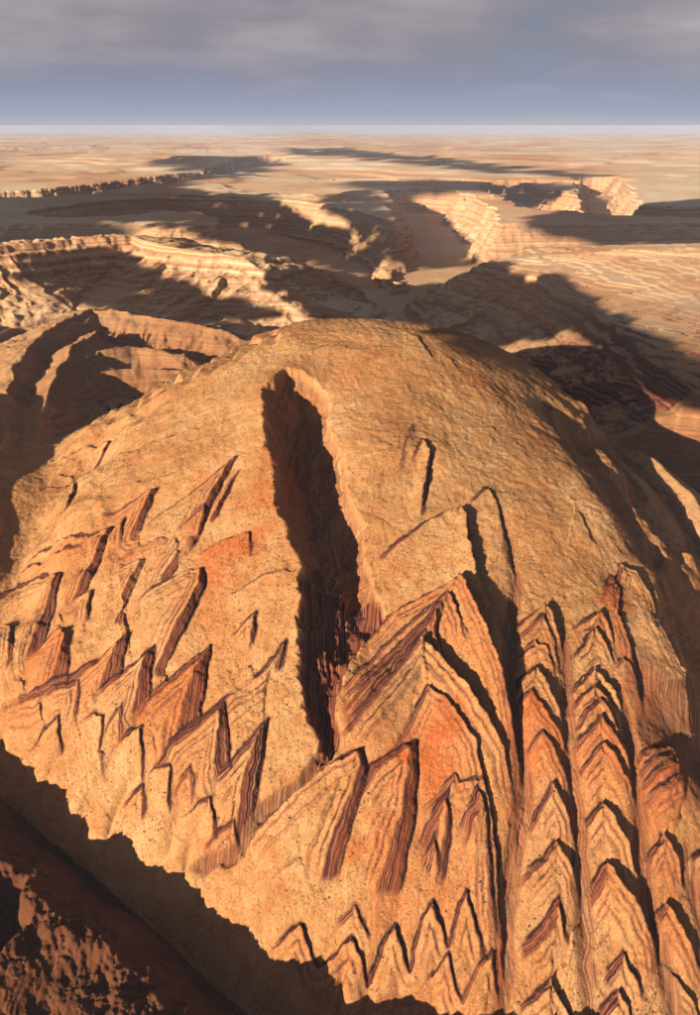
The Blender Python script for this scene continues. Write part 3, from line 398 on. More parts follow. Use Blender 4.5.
    {'a': 86.0, 'e': 157.3, 'lw': 2.0, 'ov': 0, 'nest': 1, 'p': [(391.7, 1088.9, 0.0), (432.8, 1116.1, 4.0), (462.5, 1137.7, 8.0), (473.1, 1102.8, 10.0), (478.1, 1068.3, 0.0)], 'w': 4.5, 'd': 26, 'tint': 0.3, 'beds': 3},
    {'a': 97.6, 'e': 354.1, 'lw': 2.0, 'ov': 0, 'nest': 1, 'p': [(463.8, 1143.6, 0.0), (490.4, 1196.1, 3.0), (511.4, 1228.7, 4.0), (519.1, 1195.9, 5.0), (502.1, 1126.7, 7.0), (509.5, 1069.9, 9.0), (507.1, 1003.4, 9.0), (510.8, 976.0, 0.0)], 'w': 5, 'd': 22, 'tint': 0.9, 'beds': 3},
    {'a': 89.8, 'e': 154.4, 'lw': 2.0, 'ov': 0, 'nest': 1, 'p': [(377.4, 1034.6, 0.0), (412.1, 1062.8, 4.0), (443.3, 1095.4, 8.0), (458.7, 1065.1, 11.0), (472.3, 1037.7, 0.0)], 'w': 4.5, 'd': 30, 'tint': 0.0, 'beds': 3},
    {'a': 24.5, 'e': 106.2, 'lw': 2.0, 'ov': 0, 'nest': 1, 'p': [(464.5, 1035.3, 0.0), (483.1, 1051.3, 5.0), (497.9, 1038.5, 6.0), (503.2, 987.7, 7.0), (507.7, 977.6, 0.0)], 'w': 4.5, 'd': 24, 'tint': 0.3, 'beds': 3},
    {'a': 70.8, 'e': 147.1, 'lw': 2.0, 'ov': 0, 'nest': 1, 'p': [(369.9, 985.6, 0.0), (399.7, 1002.8, 5.0), (427.9, 1025.8, 8.0), (444.9, 1005.1, 11.0), (461.0, 975.3, 9.0), (470.5, 962.9, 0.0)], 'w': 4.5, 'd': 20, 'tint': 0.1, 'beds': 3},
    {'a': 66.8, 'e': 156.6, 'lw': 2.0, 'ov': 0, 'nest': 1, 'p': [(364.3, 956.9, 0.0), (394.1, 975.4, 5.0), (420.7, 992.6, 8.0), (438.3, 968.4, 11.0), (453.9, 930.0, 9.0), (461.9, 913.3, 0.0)], 'w': 4.5, 'd': 20, 'tint': 0.3, 'beds': 3},
    {'a': 81.3, 'e': 171.5, 'lw': 2.0, 'ov': 0, 'nest': 1, 'p': [(360.1, 916.5, 0.0), (397.3, 948.4, 4.0), (422.6, 968.4, 7.0), (441.5, 936.1, 11.0), (463.5, 898.3, 9.0), (468.6, 890.8, 0.0)], 'w': 4.5, 'd': 20, 'tint': 0.2, 'beds': 3},
    {'a': 75.5, 'e': 157.2, 'lw': 2.0, 'ov': 0, 'nest': 1, 'p': [(356.3, 895.5, 0.0), (387.6, 918.0, 5.0), (417.9, 939.2, 9.0), (436.2, 913.4, 12.0), (460.5, 884.9, 10.0), (466.4, 873.8, 0.0)], 'w': 5, 'd': 24, 'tint': 0.6, 'beds': 3},
    {'a': 68.4, 'e': 152.6, 'lw': 2.0, 'ov': 0, 'nest': 1, 'p': [(357.5, 863.7, 0.0), (389.8, 885.8, 5.0), (413.5, 902.9, 9.0), (430.2, 885.7, 14.0), (451.9, 862.0, 13.0), (465.1, 837.2, 0.0)], 'w': 5, 'd': 32, 'tint': 0.5, 'beds': 3},
    {'a': 52.9, 'e': 149.6, 'lw': 2.0, 'ov': 0, 'nest': 1, 'p': [(360.2, 803.8, 0.0), (380.8, 819.4, 6.0), (403.2, 834.5, 10.0), (420.1, 811.5, 16.0), (438.9, 784.5, 16.0), (449.9, 751.0, 0.0)], 'w': 5.5, 'd': 36, 'tint': 0.2, 'beds': 3},
    {'a': 60.9, 'e': 190.1, 'lw': 2.0, 'ov': 0, 'nest': 1, 'p': [(350.2, 722.6, 0.0), (371.2, 745.1, 6.0), (394.9, 763.7, 13.0), (414.5, 740.1, 20.0), (438.2, 716.1, 20.0), (458.3, 683.1, 13.0), (462.3, 657.3, 0.0)], 'w': 8, 'd': 50, 'tint': 0.15, 'beds': 3},
    {'a': 98.4, 'e': 119.0, 'lw': 2.0, 'ov': 0, 'nest': 1, 'p': [(460.9, 886.4, 0.0), (502.3, 916.3, 6.0), (545.7, 935.1, 5.0), (564.6, 926.7, 0.0)], 'w': 4.5, 'd': 18, 'tint': 0.6, 'beds': 3},
    {'a': 95.7, 'e': 117.9, 'lw': 2.0, 'ov': 0, 'nest': 1, 'p': [(460.3, 869.4, 0.0), (501.2, 897.5, 5.0), (542.6, 917.7, 4.0), (563.9, 911.5, 0.0)], 'w': 4.5, 'd': 18, 'tint': 0.5, 'beds': 3},
    {'a': 94.8, 'e': 121.9, 'lw': 2.0, 'ov': 0, 'nest': 1, 'p': [(460.2, 854.0, 0.0), (502.0, 880.3, 6.0), (542.0, 901.8, 5.0), (568.6, 896.5, 0.0)], 'w': 4.5, 'd': 18, 'tint': 0.8, 'beds': 3},
    {'a': 95.3, 'e': 112.7, 'lw': 2.0, 'ov': 0, 'nest': 1, 'p': [(461.5, 836.5, 0.0), (506.1, 861.9, 5.0), (545.4, 881.7, 4.0), (562.8, 881.6, 0.0)], 'w': 4.5, 'd': 20, 'tint': 0.6, 'beds': 3},
    {'a': 61.0, 'e': 121.7, 'lw': 2.0, 'ov': 0, 'nest': 1, 'p': [(448.3, 766.9, 0.0), (472.7, 790.0, 6.0), (495.8, 804.8, 10.0), (510.7, 791.3, 14.0), (517.3, 770.1, 12.0), (523.1, 752.7, 0.0)], 'w': 5, 'd': 34, 'tint': 0.2, 'beds': 3},
    {'a': 42.0, 'e': 126.5, 'lw': 2.0, 'ov': 0, 'nest': 1, 'p': [(448.8, 705.2, 0.0), (465.7, 718.7, 6.0), (482.5, 730.2, 11.0), (495.8, 711.0, 16.0), (514.1, 687.4, 16.0), (534.0, 663.3, 0.0)], 'w': 7, 'd': 44, 'tint': 0.4, 'beds': 3},
    {'a': 43.3, 'e': 70.3, 'lw': 2.0, 'ov': 0, 'nest': 1, 'p': [(523.4, 774.3, 0.0), (541.7, 789.0, 6.0), (560.3, 795.9, 6.0), (576.1, 774.0, 0.0)], 'w': 5, 'd': 30, 'tint': 0.0, 'beds': 3},
    {'a': 103.1, 'e': 410.8, 'lw': 2.0, 'ov': 0, 'nest': 1, 'p': [(493.4, 1161.2, 0.0), (537.1, 1254.6, 6.0), (569.0, 1240.4, 11.0), (583.0, 1197.1, 9.0), (587.3, 1132.0, 7.0), (599.4, 1060.6, 8.0), (653.6, 1064.8, 8.0), (686.1, 1051.1, 0.0)], 'w': 5, 'd': 40, 'tint': 0.0, 'beds': 3},
    {'a': 0, 'e': 169.9, 'lw': 2.0, 'ov': 0, 'nest': 1, 'p': [(578.4, 1209.2, 0.0), (600.9, 1219.2, 4.0), (633.9, 1217.0, 6.0), (654.3, 1163.6, 7.0), (698.0, 1130.1, 0.0)], 'w': 5, 'd': 40, 'tint': 0.0, 'beds': 3},
    {'a': 0, 'e': 130.0, 'lw': 2.0, 'ov': 0, 'nest': 1, 'p': [(474.3, 1393.5, 0.0), (480.5, 1345.1, 3.0), (487.6, 1294.8, 3.0), (510.0, 1274.3, 0.0)], 'w': 5, 'd': 40, 'tint': 0.0, 'beds': 3},
    {'a': 0, 'e': 80.3, 'lw': 2.0, 'ov': 0, 'nest': 1, 'p': [(464.2, 673.8, 0.0), (479.5, 657.8, 5.0), (502.6, 636.1, 9.0), (523.4, 619.8, 0.0)], 'w': 5, 'd': 40, 'tint': 0.0, 'beds': 3},
    {'a': 80.3, 'e': 293.0, 'lw': 2.0, 'ov': 0, 'nest': 0, 'p': [(-127.8, 1863.6, 0.0), (-51.6, 1888.8, 3.0), (25.5, 1866.3, 3.0), (103.0, 1885.6, 2.0), (154.0, 1872.8, 0.0)], 'w': 5, 'd': 50, 'tint': 0.0, 'beds': 3},
    {'a': 0, 'e': 185.9, 'lw': 2.0, 'ov': 0, 'nest': 0, 'p': [(147.3, 1979.3, 0.0), (179.6, 1941.6, 4.0), (200.9, 1877.4, 4.0), (226.2, 1813.6, 0.0)], 'w': 5, 'd': 50, 'tint': 0.0, 'beds': 3},
    {'a': 0, 'e': 105.0, 'lw': 2.0, 'ov': 0, 'nest': 0, 'p': [(233.5, 1891.2, 0.0), (261.1, 1853.8, 3.0), (280.6, 1798.6, 0.0)], 'w': 4, 'd': 40, 'tint': 0.0, 'beds': 3},
    {'a': 228.7, 'e': 282.4, 'lw': 2.0, 'ov': 0, 'nest': 0, 'p': [(92.2, 1355.0, 0.0), (113.5, 1492.6, 2.0), (140.7, 1577.8, 3.0), (150.6, 1525.0, 0.0)], 'w': 5, 'd': 40, 'tint': 0.0, 'beds': 3}]
GORGE_L = [(-163.0, 1784.7), (-196.2, 1713.7), (-204.4, 1647.4), (-195.4, 1549.1), (-167.4, 1425.9), (-147.7, 1328.5), (-134.4, 1278.2), (-112.3, 1198.5), (-91.8, 1161.7), (-85.4, 1093.9), (-86.7, 1034.7), (-80.4, 953.1), (-65.2, 898.6), (-54.4, 861.6)]
GORGE_R = [(-158.1, 1784.7), (-98.2, 1761.7), (-60.7, 1723.4), (-38.9, 1587.6), (-10.8, 1450.7), (0.0, 1375.8), (31.9, 1291.8), (38.7, 1226.7), (52.2, 1147.1), (69.9, 1120.4), (36.2, 1090.6), (3.5, 1019.6), (-15.1, 953.9), (-19.6, 903.8), (-32.1, 866.0), (-51.2, 860.9)]
GULLIES = [
    {'p': [(-51.4, 866.8, 18.0), (-79.5, 845.6, 14.0), (-110.6, 828.3, 13.0), (-148.9, 807.5, 13.0), (-177.8, 773.7, 12.0), (-232.5, 770.0, 8.0), (-264.0, 768.5, 0.0)], 'w': 9},
    {'p': [(302.5, 1360.4, 0.0), (311.1, 1265.3, 7.0), (312.5, 1170.9, 7.0), (283.6, 1064.5, 10.0), (267.5, 963.9, 10.0), (277.3, 853.5, 13.0), (270.3, 811.7, 12.0), (244.3, 750.2, 11.0), (232.7, 698.7, 9.0), (226.2, 635.9, 8.0), (205.2, 584.8, 6.0)], 'w': 14},
    {'p': [(392.5, 1149.6, 0.0), (383.5, 1047.5, 7.0), (369.2, 973.1, 9.0), (359.4, 885.1, 11.0), (359.6, 800.2, 12.0), (353.0, 719.9, 12.0), (348.9, 665.3, 8.0), (346.4, 613.0, 6.0)], 'w': 13},
    {'p': [(472.0, 1058.6, 0.0), (472.2, 962.9, 6.0), (468.3, 882.7, 8.0), (462.1, 809.2, 9.0), (454.9, 743.3, 9.0), (464.2, 673.8, 10.0), (472.6, 626.7, 10.0)], 'w': 13},
    {'p': [(540.5, 829.7, 0.0), (530.8, 771.4, 7.0), (537.5, 708.2, 9.0), (542.5, 660.6, 8.0)], 'w': 13},
    {'p': [(524.4, 1874.7, 0.0), (554.9, 1794.7, 22.0), (571.6, 1615.6, 45.0), (596.2, 1456.9, 55.0), (637.6, 1338.7, 60.0), (705.3, 1276.0, 55.0), (804.7, 1265.9, 45.0), (864.2, 1166.3, 30.0)], 'w': 42},
    {'p': [(518.8, 1151.8, 0.0), (525.8, 1005.8, 8.0), (569.5, 966.5, 40.0), (601.1, 950.2, 60.0), (710.2, 1008.2, 70.0)], 'w': 55}]
BANK = [(-929.7, 1088.7, 48.3), (-775.1, 1037.2, -40.7), (-610.1, 926.8, -16.9), (-475.8, 833.8, -31.4), (-340.7, 744.5, -56.2), (-222.2, 669.9, -91.7), (-126.1, 610.4, -128.4), (-41.9, 564.7, -160.3), (68.0, 512.0, -201.4)]
RIDGES = [
    {'name': 'butte', 'r': [(0, 0), (15, -3), (28, -42), (70, -55), (95, -85), (300, -150), (330, -170), (620, -235), (900, -300)], 'l': [(0, 0), (300, -40), (700, -180), (1000, -330)], 'spur': 14, 'spurw': 75, 'reach': 1000, 'wob': 18, 'p': [(-2522.8, 3809.8, 400.0), (-2332.1, 4206.9, 400.0), (-1994.1, 4432.5, 395.0), (-1738.7, 4678.0, 390.0), (-1378.0, 4898.6, 385.0), (-1079.9, 4538.3, 375.0), (-588.6, 4330.0, 345.0), (-409.6, 4165.7, 260.0), (-191.7, 4001.6, 160.0)]},
    {'name': 'band', 'l': [(0, 0), (130, -40), (400, -150), (600, -260)], 'r': [(0, 0), (14, -26), (60, -62), (200, -150), (500, -300)], 'spur': 6, 'spurw': 40, 'reach': 600, 'p': [(-936.4, 1628.8, 180.0), (-983.1, 1934.0, 215.0), (-1098.6, 2285.4, 245.0), (-1166.1, 2586.4, 275.0), (-1177.5, 2851.3, 295.0), (-1140.9, 3033.6, 303.0)]},
    {'name': 'band', 'r': [(0, 0), (10, -18), (40, -34), (70, -60), (160, -110), (500, -300)], 'l': [(0, 0), (120, -40), (400, -200), (600, -320)], 'spur': 9, 'spurw': 20, 'reach': 600, 'p': [(-1193.6, 2617.3, 270.0), (-1180.7, 2862.4, 300.0), (-1103.1, 3177.9, 312.0), (-836.5, 3117.6, 292.0), (-617.7, 3052.5, 270.0), (-446.0, 2983.2, 238.0), (-310.8, 2990.5, 195.0)]},
    {'name': 'band', 'l': [(0, 0), (60, -22), (160, -90), (400, -250)], 'r': [(0, 0), (10, -24), (50, -60), (200, -160), (400, -280)], 'spur': 5, 'spurw': 30, 'reach': 400, 'p': [(-910.1, 2026.7, 190.0), (-958.9, 2226.8, 225.0), (-1000.6, 2457.8, 252.0), (-1019.4, 2679.5, 275.0), (-991.5, 2907.6, 285.0)]},
    {'name': 'band', 'l': [(0, 0), (40, -12), (160, -90), (400, -250)], 'r': [(0, 0), (8, -18), (50, -50), (200, -140), (400, -280)], 'spur': 5, 'spurw': 30, 'reach': 350, 'p': [(-959.4, 2400.4, 200.0), (-979.1, 2578.3, 230.0), (-950.0, 2751.1, 248.0), (-827.4, 2815.5, 246.0), (-668.3, 2781.8, 228.0)]},
    {'name': 'band', 'l': [(0, 0), (40, -12), (160, -90), (400, -250)], 'r': [(0, 0), (8, -16), (50, -50), (200, -140), (400, -280)], 'spur': 5, 'spurw': 30, 'reach': 350, 'p': [(-916.7, 2451.9, 190.0), (-884.1, 2588.2, 216.0), (-761.8, 2644.5, 214.0), (-608.1, 2654.2, 196.0), (-526.8, 2826.2, 180.0)]},
    {'name': 'spur', 'l': [(0, 0), (12, -10), (60, -50), (300, -260)], 'r': [(0, 0), (10, -10), (60, -48), (300, -230)], 'spur': 5, 'spurw': 30, 'reach': 300, 'wob': 8, 'p': [(558.5, 1898.9, 305.0), (594.6, 1835.3, 292.0), (643.8, 1772.0, 278.0), (682.5, 1703.4, 252.0), (706.7, 1672.2, 225.0), (725.7, 1599.0, 195.0)]},
    {'name': 'spur', 'l': [(0, 0), (12, -8), (60, -45), (300, -230)], 'r': [(0, 0), (40, -14), (60, -32), (300, -200)], 'spur': 5, 'spurw': 30, 'reach': 300, 'wob': 8, 'p': [(799.7, 1883.4, 200.0), (818.2, 1823.7, 205.0), (854.2, 1732.4, 180.0), (873.2, 1626.1, 148.0), (899.1, 1515.2, 118.0), (936.4, 1371.4, 60.0)]}]
CHANNELS = [
    {'w': 60, 's': 0.6, 'p': [(-866.5, 2057.2, 165.0), (-740.4, 2492.3, 140.0), (-528.6, 3198.4, 90.0), (-166.7, 4111.9, 0.0), (313.5, 4704.9, 0.0), (635.0, 5359.6, 0.0), (981.4, 6095.7, 40.0), (1124.3, 6134.3, 110.0)]},
    {'w': 70, 's': 0.42, 'p': [(-114.5, 4253.2, 0.0), (-481.3, 4830.3, 5.0), (-835.4, 4843.0, 15.0), (-1273.1, 4563.3, 60.0)]},
    {'w': 420, 's': 1.0, 'st': 55, 'p': [(-89.1, 4429.4, 0.0), (-195.7, 5982.7, -40.0), (-568.6, 7355.3, -40.0), (-1194.6, 8124.5, -20.0), (-2130.0, 8368.3, 30.0), (-2479.0, 7621.0, 80.0)]},
    {'w': 270, 's': 1.5, 'st': 60, 'p': [(635.0, 5359.6, 0.0), (881.5, 7432.1, -60.0), (936.1, 8959.3, -60.0), (853.1, 9920.9, -20.0)]},
    {'w': 230, 's': 1.3, 'st': 60, 'p': [(2205.7, 11194.1, 20.0), (2117.3, 9379.6, -20.0), (2142.7, 7970.7, -20.0), (2637.7, 7609.1, -20.0), (3334.1, 7406.6, -20.0), (4015.9, 7261.3, 0.0)]},
    {'w': 140, 's': 1.4, 'st': 60, 'p': [(3986.7, 13100.8, 20.0), (3329.5, 10574.8, 0.0), (2586.8, 7965.2, 0.0)]},
    {'w': 260, 's': 0.6, 'st': 40, 'p': [(-4290.1, 9217.2, 150.0), (-3530.4, 9694.3, 140.0), (-2910.8, 11676.2, 140.0), (-2369.5, 14178.0, 150.0), (-1891.2, 18778.2, 170.0)]},
    {'w': 300, 's': 0.6, 'st': 40, 'p': [(-163.5, 13178.6, 150.0), (1119.8, 12878.2, 140.0), (2250.8, 12052.0, 140.0), (3176.3, 12162.3, 160.0)]}]
SHADE_CLOUDS = [  # ground outlines that the added, unseen puffs are shaped to shade
    {'alt': 2300, 'z': 20, 'r': 75, 'n': 800, 'p': [(-2622.5, 7959.1), (-2712.0, 9531.8), (-2182.2, 9317.1), (-1769.6, 9872.1), (-1942.2, 11046.9), (-1254.8, 10493.5), (-756.3, 9990.7), (-277.3, 9990.7), (-186.4, 8118.1), (158.3, 7731.3), (108.0, 6991.7), (307.0, 6222.7), (0.0, 5596.8), (-392.5, 6031.1), (-915.2, 7116.1), (-1829.6, 7959.1)]},
    {'alt': 1350, 'z': 60, 'r': 66, 'n': 1000, 'p': [(-81.6, 4044.1), (0.0, 4743.0), (338.0, 5143.9), (616.2, 5216.8), (930.0, 5968.7), (1129.4, 5785.0), (1335.9, 5528.2), (1393.7, 4743.0), (1414.2, 4115.1), (1264.5, 3660.5), (1021.4, 3565.2), (713.2, 3474.1), (385.6, 3528.3), (-101.5, 3740.0)]},
    {'alt': 3300, 'z': 60, 'r': 110, 'n': 500, 'p': [(1940.2, 7208.8), (2580.1, 8109.5), (3114.5, 8458.5), (4046.4, 9142.8), (5136.4, 9699.3), (3404.6, 6265.4), (2815.6, 6214.1), (2294.1, 6590.8), (1986.2, 6706.3)]},
    {'alt': 1350, 'z': 250, 'r': 50, 'n': 500, 'p': [(1093.6, 4283.2), (1140.6, 3834.4), (1135.8, 3322.1), (1153.6, 2815.1), (1160.8, 2374.7), (1180.2, 2101.0), (1040.2, 1806.0), (996.3, 1983.5), (966.4, 2192.3), (983.8, 2560.0), (976.7, 2815.1), (930.4, 3302.6)]},
    {'alt': 1350, 'z': 60, 'r': 50, 'n': 400, 'p': [(-1366.0, 4805.8), (-1164.0, 5216.8), (-823.2, 5528.2), (-604.5, 4870.2), (-376.8, 4342.0), (-271.9, 4044.1), (-633.1, 3908.6), (-1076.7, 3998.0)]},
    {'alt': 1350, 'z': 150, 'r': 34, 'n': 260, 'p': [(1133.0, 3699.5), (1226.7, 3615.2), (1246.8, 3141.5), (1253.3, 2631.0), (1219.7, 2463.3), (1102.3, 2484.6), (1124.0, 2766.9), (1148.8, 3240.7), (1091.9, 3381.9)]},
    {'alt': 3000, 'z': -40, 'r': 60, 'n': 500, 'p': [(499.1, 9358.4), (646.6, 10233.1), (1163.3, 11277.5), (1164.3, 9563.5), (1144.8, 7975.6), (1131.8, 6603.7), (759.0, 6116.3), (492.8, 6303.0), (413.6, 7291.9)]},
    {'alt': 5200, 'z': 250, 'r': 220, 'n': 260, 'p': [(-3022.3, 5751.7), (-4352.9, 8454.3), (-3376.1, 9308.0), (-2885.6, 11628.2), (-2152.9, 19986.6), (-1625.5, 16968.3), (-1929.2, 13001.3), (-2394.4, 9583.0), (-2186.6, 6896.7), (-2215.1, 5973.9)]},
    {'alt': 6000, 'z': 250, 'r': 200, 'n': 200, 'p': [(-4273.6, 17407.7), (-3506.0, 21240.4), (-1688.1, 18356.7), (-1815.1, 14728.9), (-3224.4, 15408.3)]},
    {'alt': 6000, 'z': 250, 'r': 200, 'n': 300, 'p': [(-149.4, 12053.5), (482.3, 13001.3), (1731.4, 11628.2), (2999.5, 11231.0), (2587.6, 9874.1), (1523.1, 10182.7), (380.8, 10182.7)]},
    {'alt': 6000, 'z': 250, 'r': 240, 'n': 260, 'p': [(-2411.5, 28302.5), (-750.3, 30852.7), (2312.4, 18870.3), (3811.8, 14728.9), (4345.5, 13531.6), (3054.6, 13001.3), (1588.8, 16151.6), (-1298.5, 21240.4)]}]
PIT = (-524.6, 672.6)
SPIRES = [(1764.8, 16515.8, 245.0, 70.0), (1886.5, 16515.8, 245.0, 120.0), (1645.4, 9491.4, 265.0, 60.0), (1822.9, 9491.4, 265.0, 75.0), (2098.2, 9792.4, 265.0, 75.0), (2464.2, 9792.4, 265.0, 75.0)]
RIM = [(5251.8, 5470.1, 300.0), (3096.0, 5368.2, 300.0), (2346.5, 5221.9, 300.0), (1634.4, 5082.9, 300.0), (1167.1, 5038.1, 300.0), (860.7, 4757.5, 298.0), (719.7, 4470.2, 296.0), (838.7, 4290.9, 292.0), (985.0, 4066.2, 288.0), (1033.4, 3540.1, 280.0), (1066.1, 3104.9, 270.0), (1109.0, 2694.4, 256.0), (1144.7, 2331.5, 240.0), (1201.7, 2038.1, 220.0), (1244.4, 1702.0, 200.0)]
TINTS = [(-126.9, 1436.7, 70.0, 0.6), (-176.2, 1328.4, 60.0, 0.5), (-212.4, 1241.0, 60.0, 0.8), (-254.5, 1181.2, 40.0, 0.6), (-307.8, 1422.8, 40.0, 0.3), (128.8, 871.9, 60.0, 0.9), (163.2, 899.3, 50.0, 0.8), (150.5, 836.2, 50.0, 0.8), (496.7, 1166.2, 40.0, 0.8), (507.1, 1003.4, 50.0, 0.5), (523.2, 895.9, 50.0, 0.9), (416.9, 918.7, 45.0, 0.6), (321.7, 909.0, 40.0, 0.7), (17.6, 1041.1, 60.0, 0.4), (89.2, 1064.5, 50.0, 0.5), (299.8, 1789.1, 120.0, 0.3), (0.0, 1755.3, 80.0, 0.2), (61.6, 777.3, 60.0, 0.3), (-429.0, 1212.9, 50.0, 0.2), (0.0, 766.2, 30.0, 0.6), (425.1, 878.3, 45.0, 0.6), (422.3, 1626.0, 90.0, 0.2)]

# ------------------------------------------------------------------ terrain sheet
fine = np.linspace(-1, 1, 605); outer = 1 + np.cumsum(np.linspace(0.006, 0.085, 34))
U = np.concatenate([-outer[::-1], fine, outer])
ys = [np.arange(260, 500, 9.0), np.arange(500, 1250, 1.75), np.arange(1250, 2150, 2.5), np.arange(2150, 2700, 6.0), np.arange(2700, 5500, 6.5), np.arange(5500, 9500, 14.0)]
ys.append(9500 * 1.0062 ** np.arange(0, 157)); ys.append(ys[-1][-1] * 1.016 ** np.arange(1, 96))
Yv = np.concatenate(ys)
Y, Ug = np.meshgrid(Yv, U, indexing='ij')
X = Ug * (0.44 * Y + 250)
Z, CL, ST, TINT, SID, DEP = height(X, Y)
NR, NC = X.shape
gx = np.gradient(Z, axis=1) / np.maximum(np.gradient(X, axis=1), 0.1)
gy = np.gradient(Z, axis=0) / np.maximum(np.gradient(Y, axis=0), 0.1)
SLOPE = np.hypot(gx, gy)
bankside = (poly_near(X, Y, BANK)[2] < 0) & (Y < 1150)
REG = np.zeros(X.shape, np.int16)                       # 0 desert plain
back_m = Y > 2300
zb0 = back(X, Y)
REG[back_m & (X > 200) & (Y < 5900) & (poly_near(X, Y, RIM)[0] < np.where(poly_near(X, Y, RIM)[2] > 0, 1e9, 480))] = 5                # plateau right behind
REG[back_m & (Z < 0.6 * zb0 + 0.4 * 60) & (Y < 9000)] = 6   # canyons
rid = {'butte': 3, 'band': 4, 'spur': 8}
for Rr in RIDGES:
    m = ridge_z(X, Y, Rr) > Z - 14
    REG[m & (Y > (1500 if Rr['name'] != 'band' else 1900))] = rid[Rr['name']]
fr = Y <= 2300
REG[fr & (REG == 0)] = 1
rg = poly_near(X, Y, GULLIES[5]['p']); 
REG[fr & (REG == 1) & (X < -760 - 0.05 * (Y - 1000))] = 7
REG[fr & (REG == 1) & (X > 300) & (rg[2] > 0) & (Y > 1150)] = 9
REG[fr & (REG == 1) & (X > 640)] = 9
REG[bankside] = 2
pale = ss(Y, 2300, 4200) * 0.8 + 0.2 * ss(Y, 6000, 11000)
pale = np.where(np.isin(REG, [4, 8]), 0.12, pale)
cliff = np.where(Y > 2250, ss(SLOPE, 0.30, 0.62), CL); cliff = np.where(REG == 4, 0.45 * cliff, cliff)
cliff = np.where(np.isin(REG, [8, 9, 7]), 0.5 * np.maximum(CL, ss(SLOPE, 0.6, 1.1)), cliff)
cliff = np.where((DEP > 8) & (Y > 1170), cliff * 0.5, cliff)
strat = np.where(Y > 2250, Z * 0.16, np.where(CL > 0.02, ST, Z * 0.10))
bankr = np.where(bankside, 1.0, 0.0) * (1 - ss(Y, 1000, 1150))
VERT = np.stack([X, Y, Z], -1).reshape(-1, 3).astype(np.float32)
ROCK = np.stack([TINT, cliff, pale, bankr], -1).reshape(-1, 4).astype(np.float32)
STR = strat.reshape(-1).astype(np.float32)
ii = np.arange(NR * NC).reshape(NR, NC)
QUAD = np.stack([ii[:-1, :-1], ii[:-1, 1:], ii[1:, 1:], ii[1:, :-1]], -1).reshape(-1, 4)
LAB = (REG[:-1, :-1].astype(np.int32) * 1000 + np.where(REG[:-1, :-1] == 1, SID[:-1, :-1], 0)).reshape(-1)
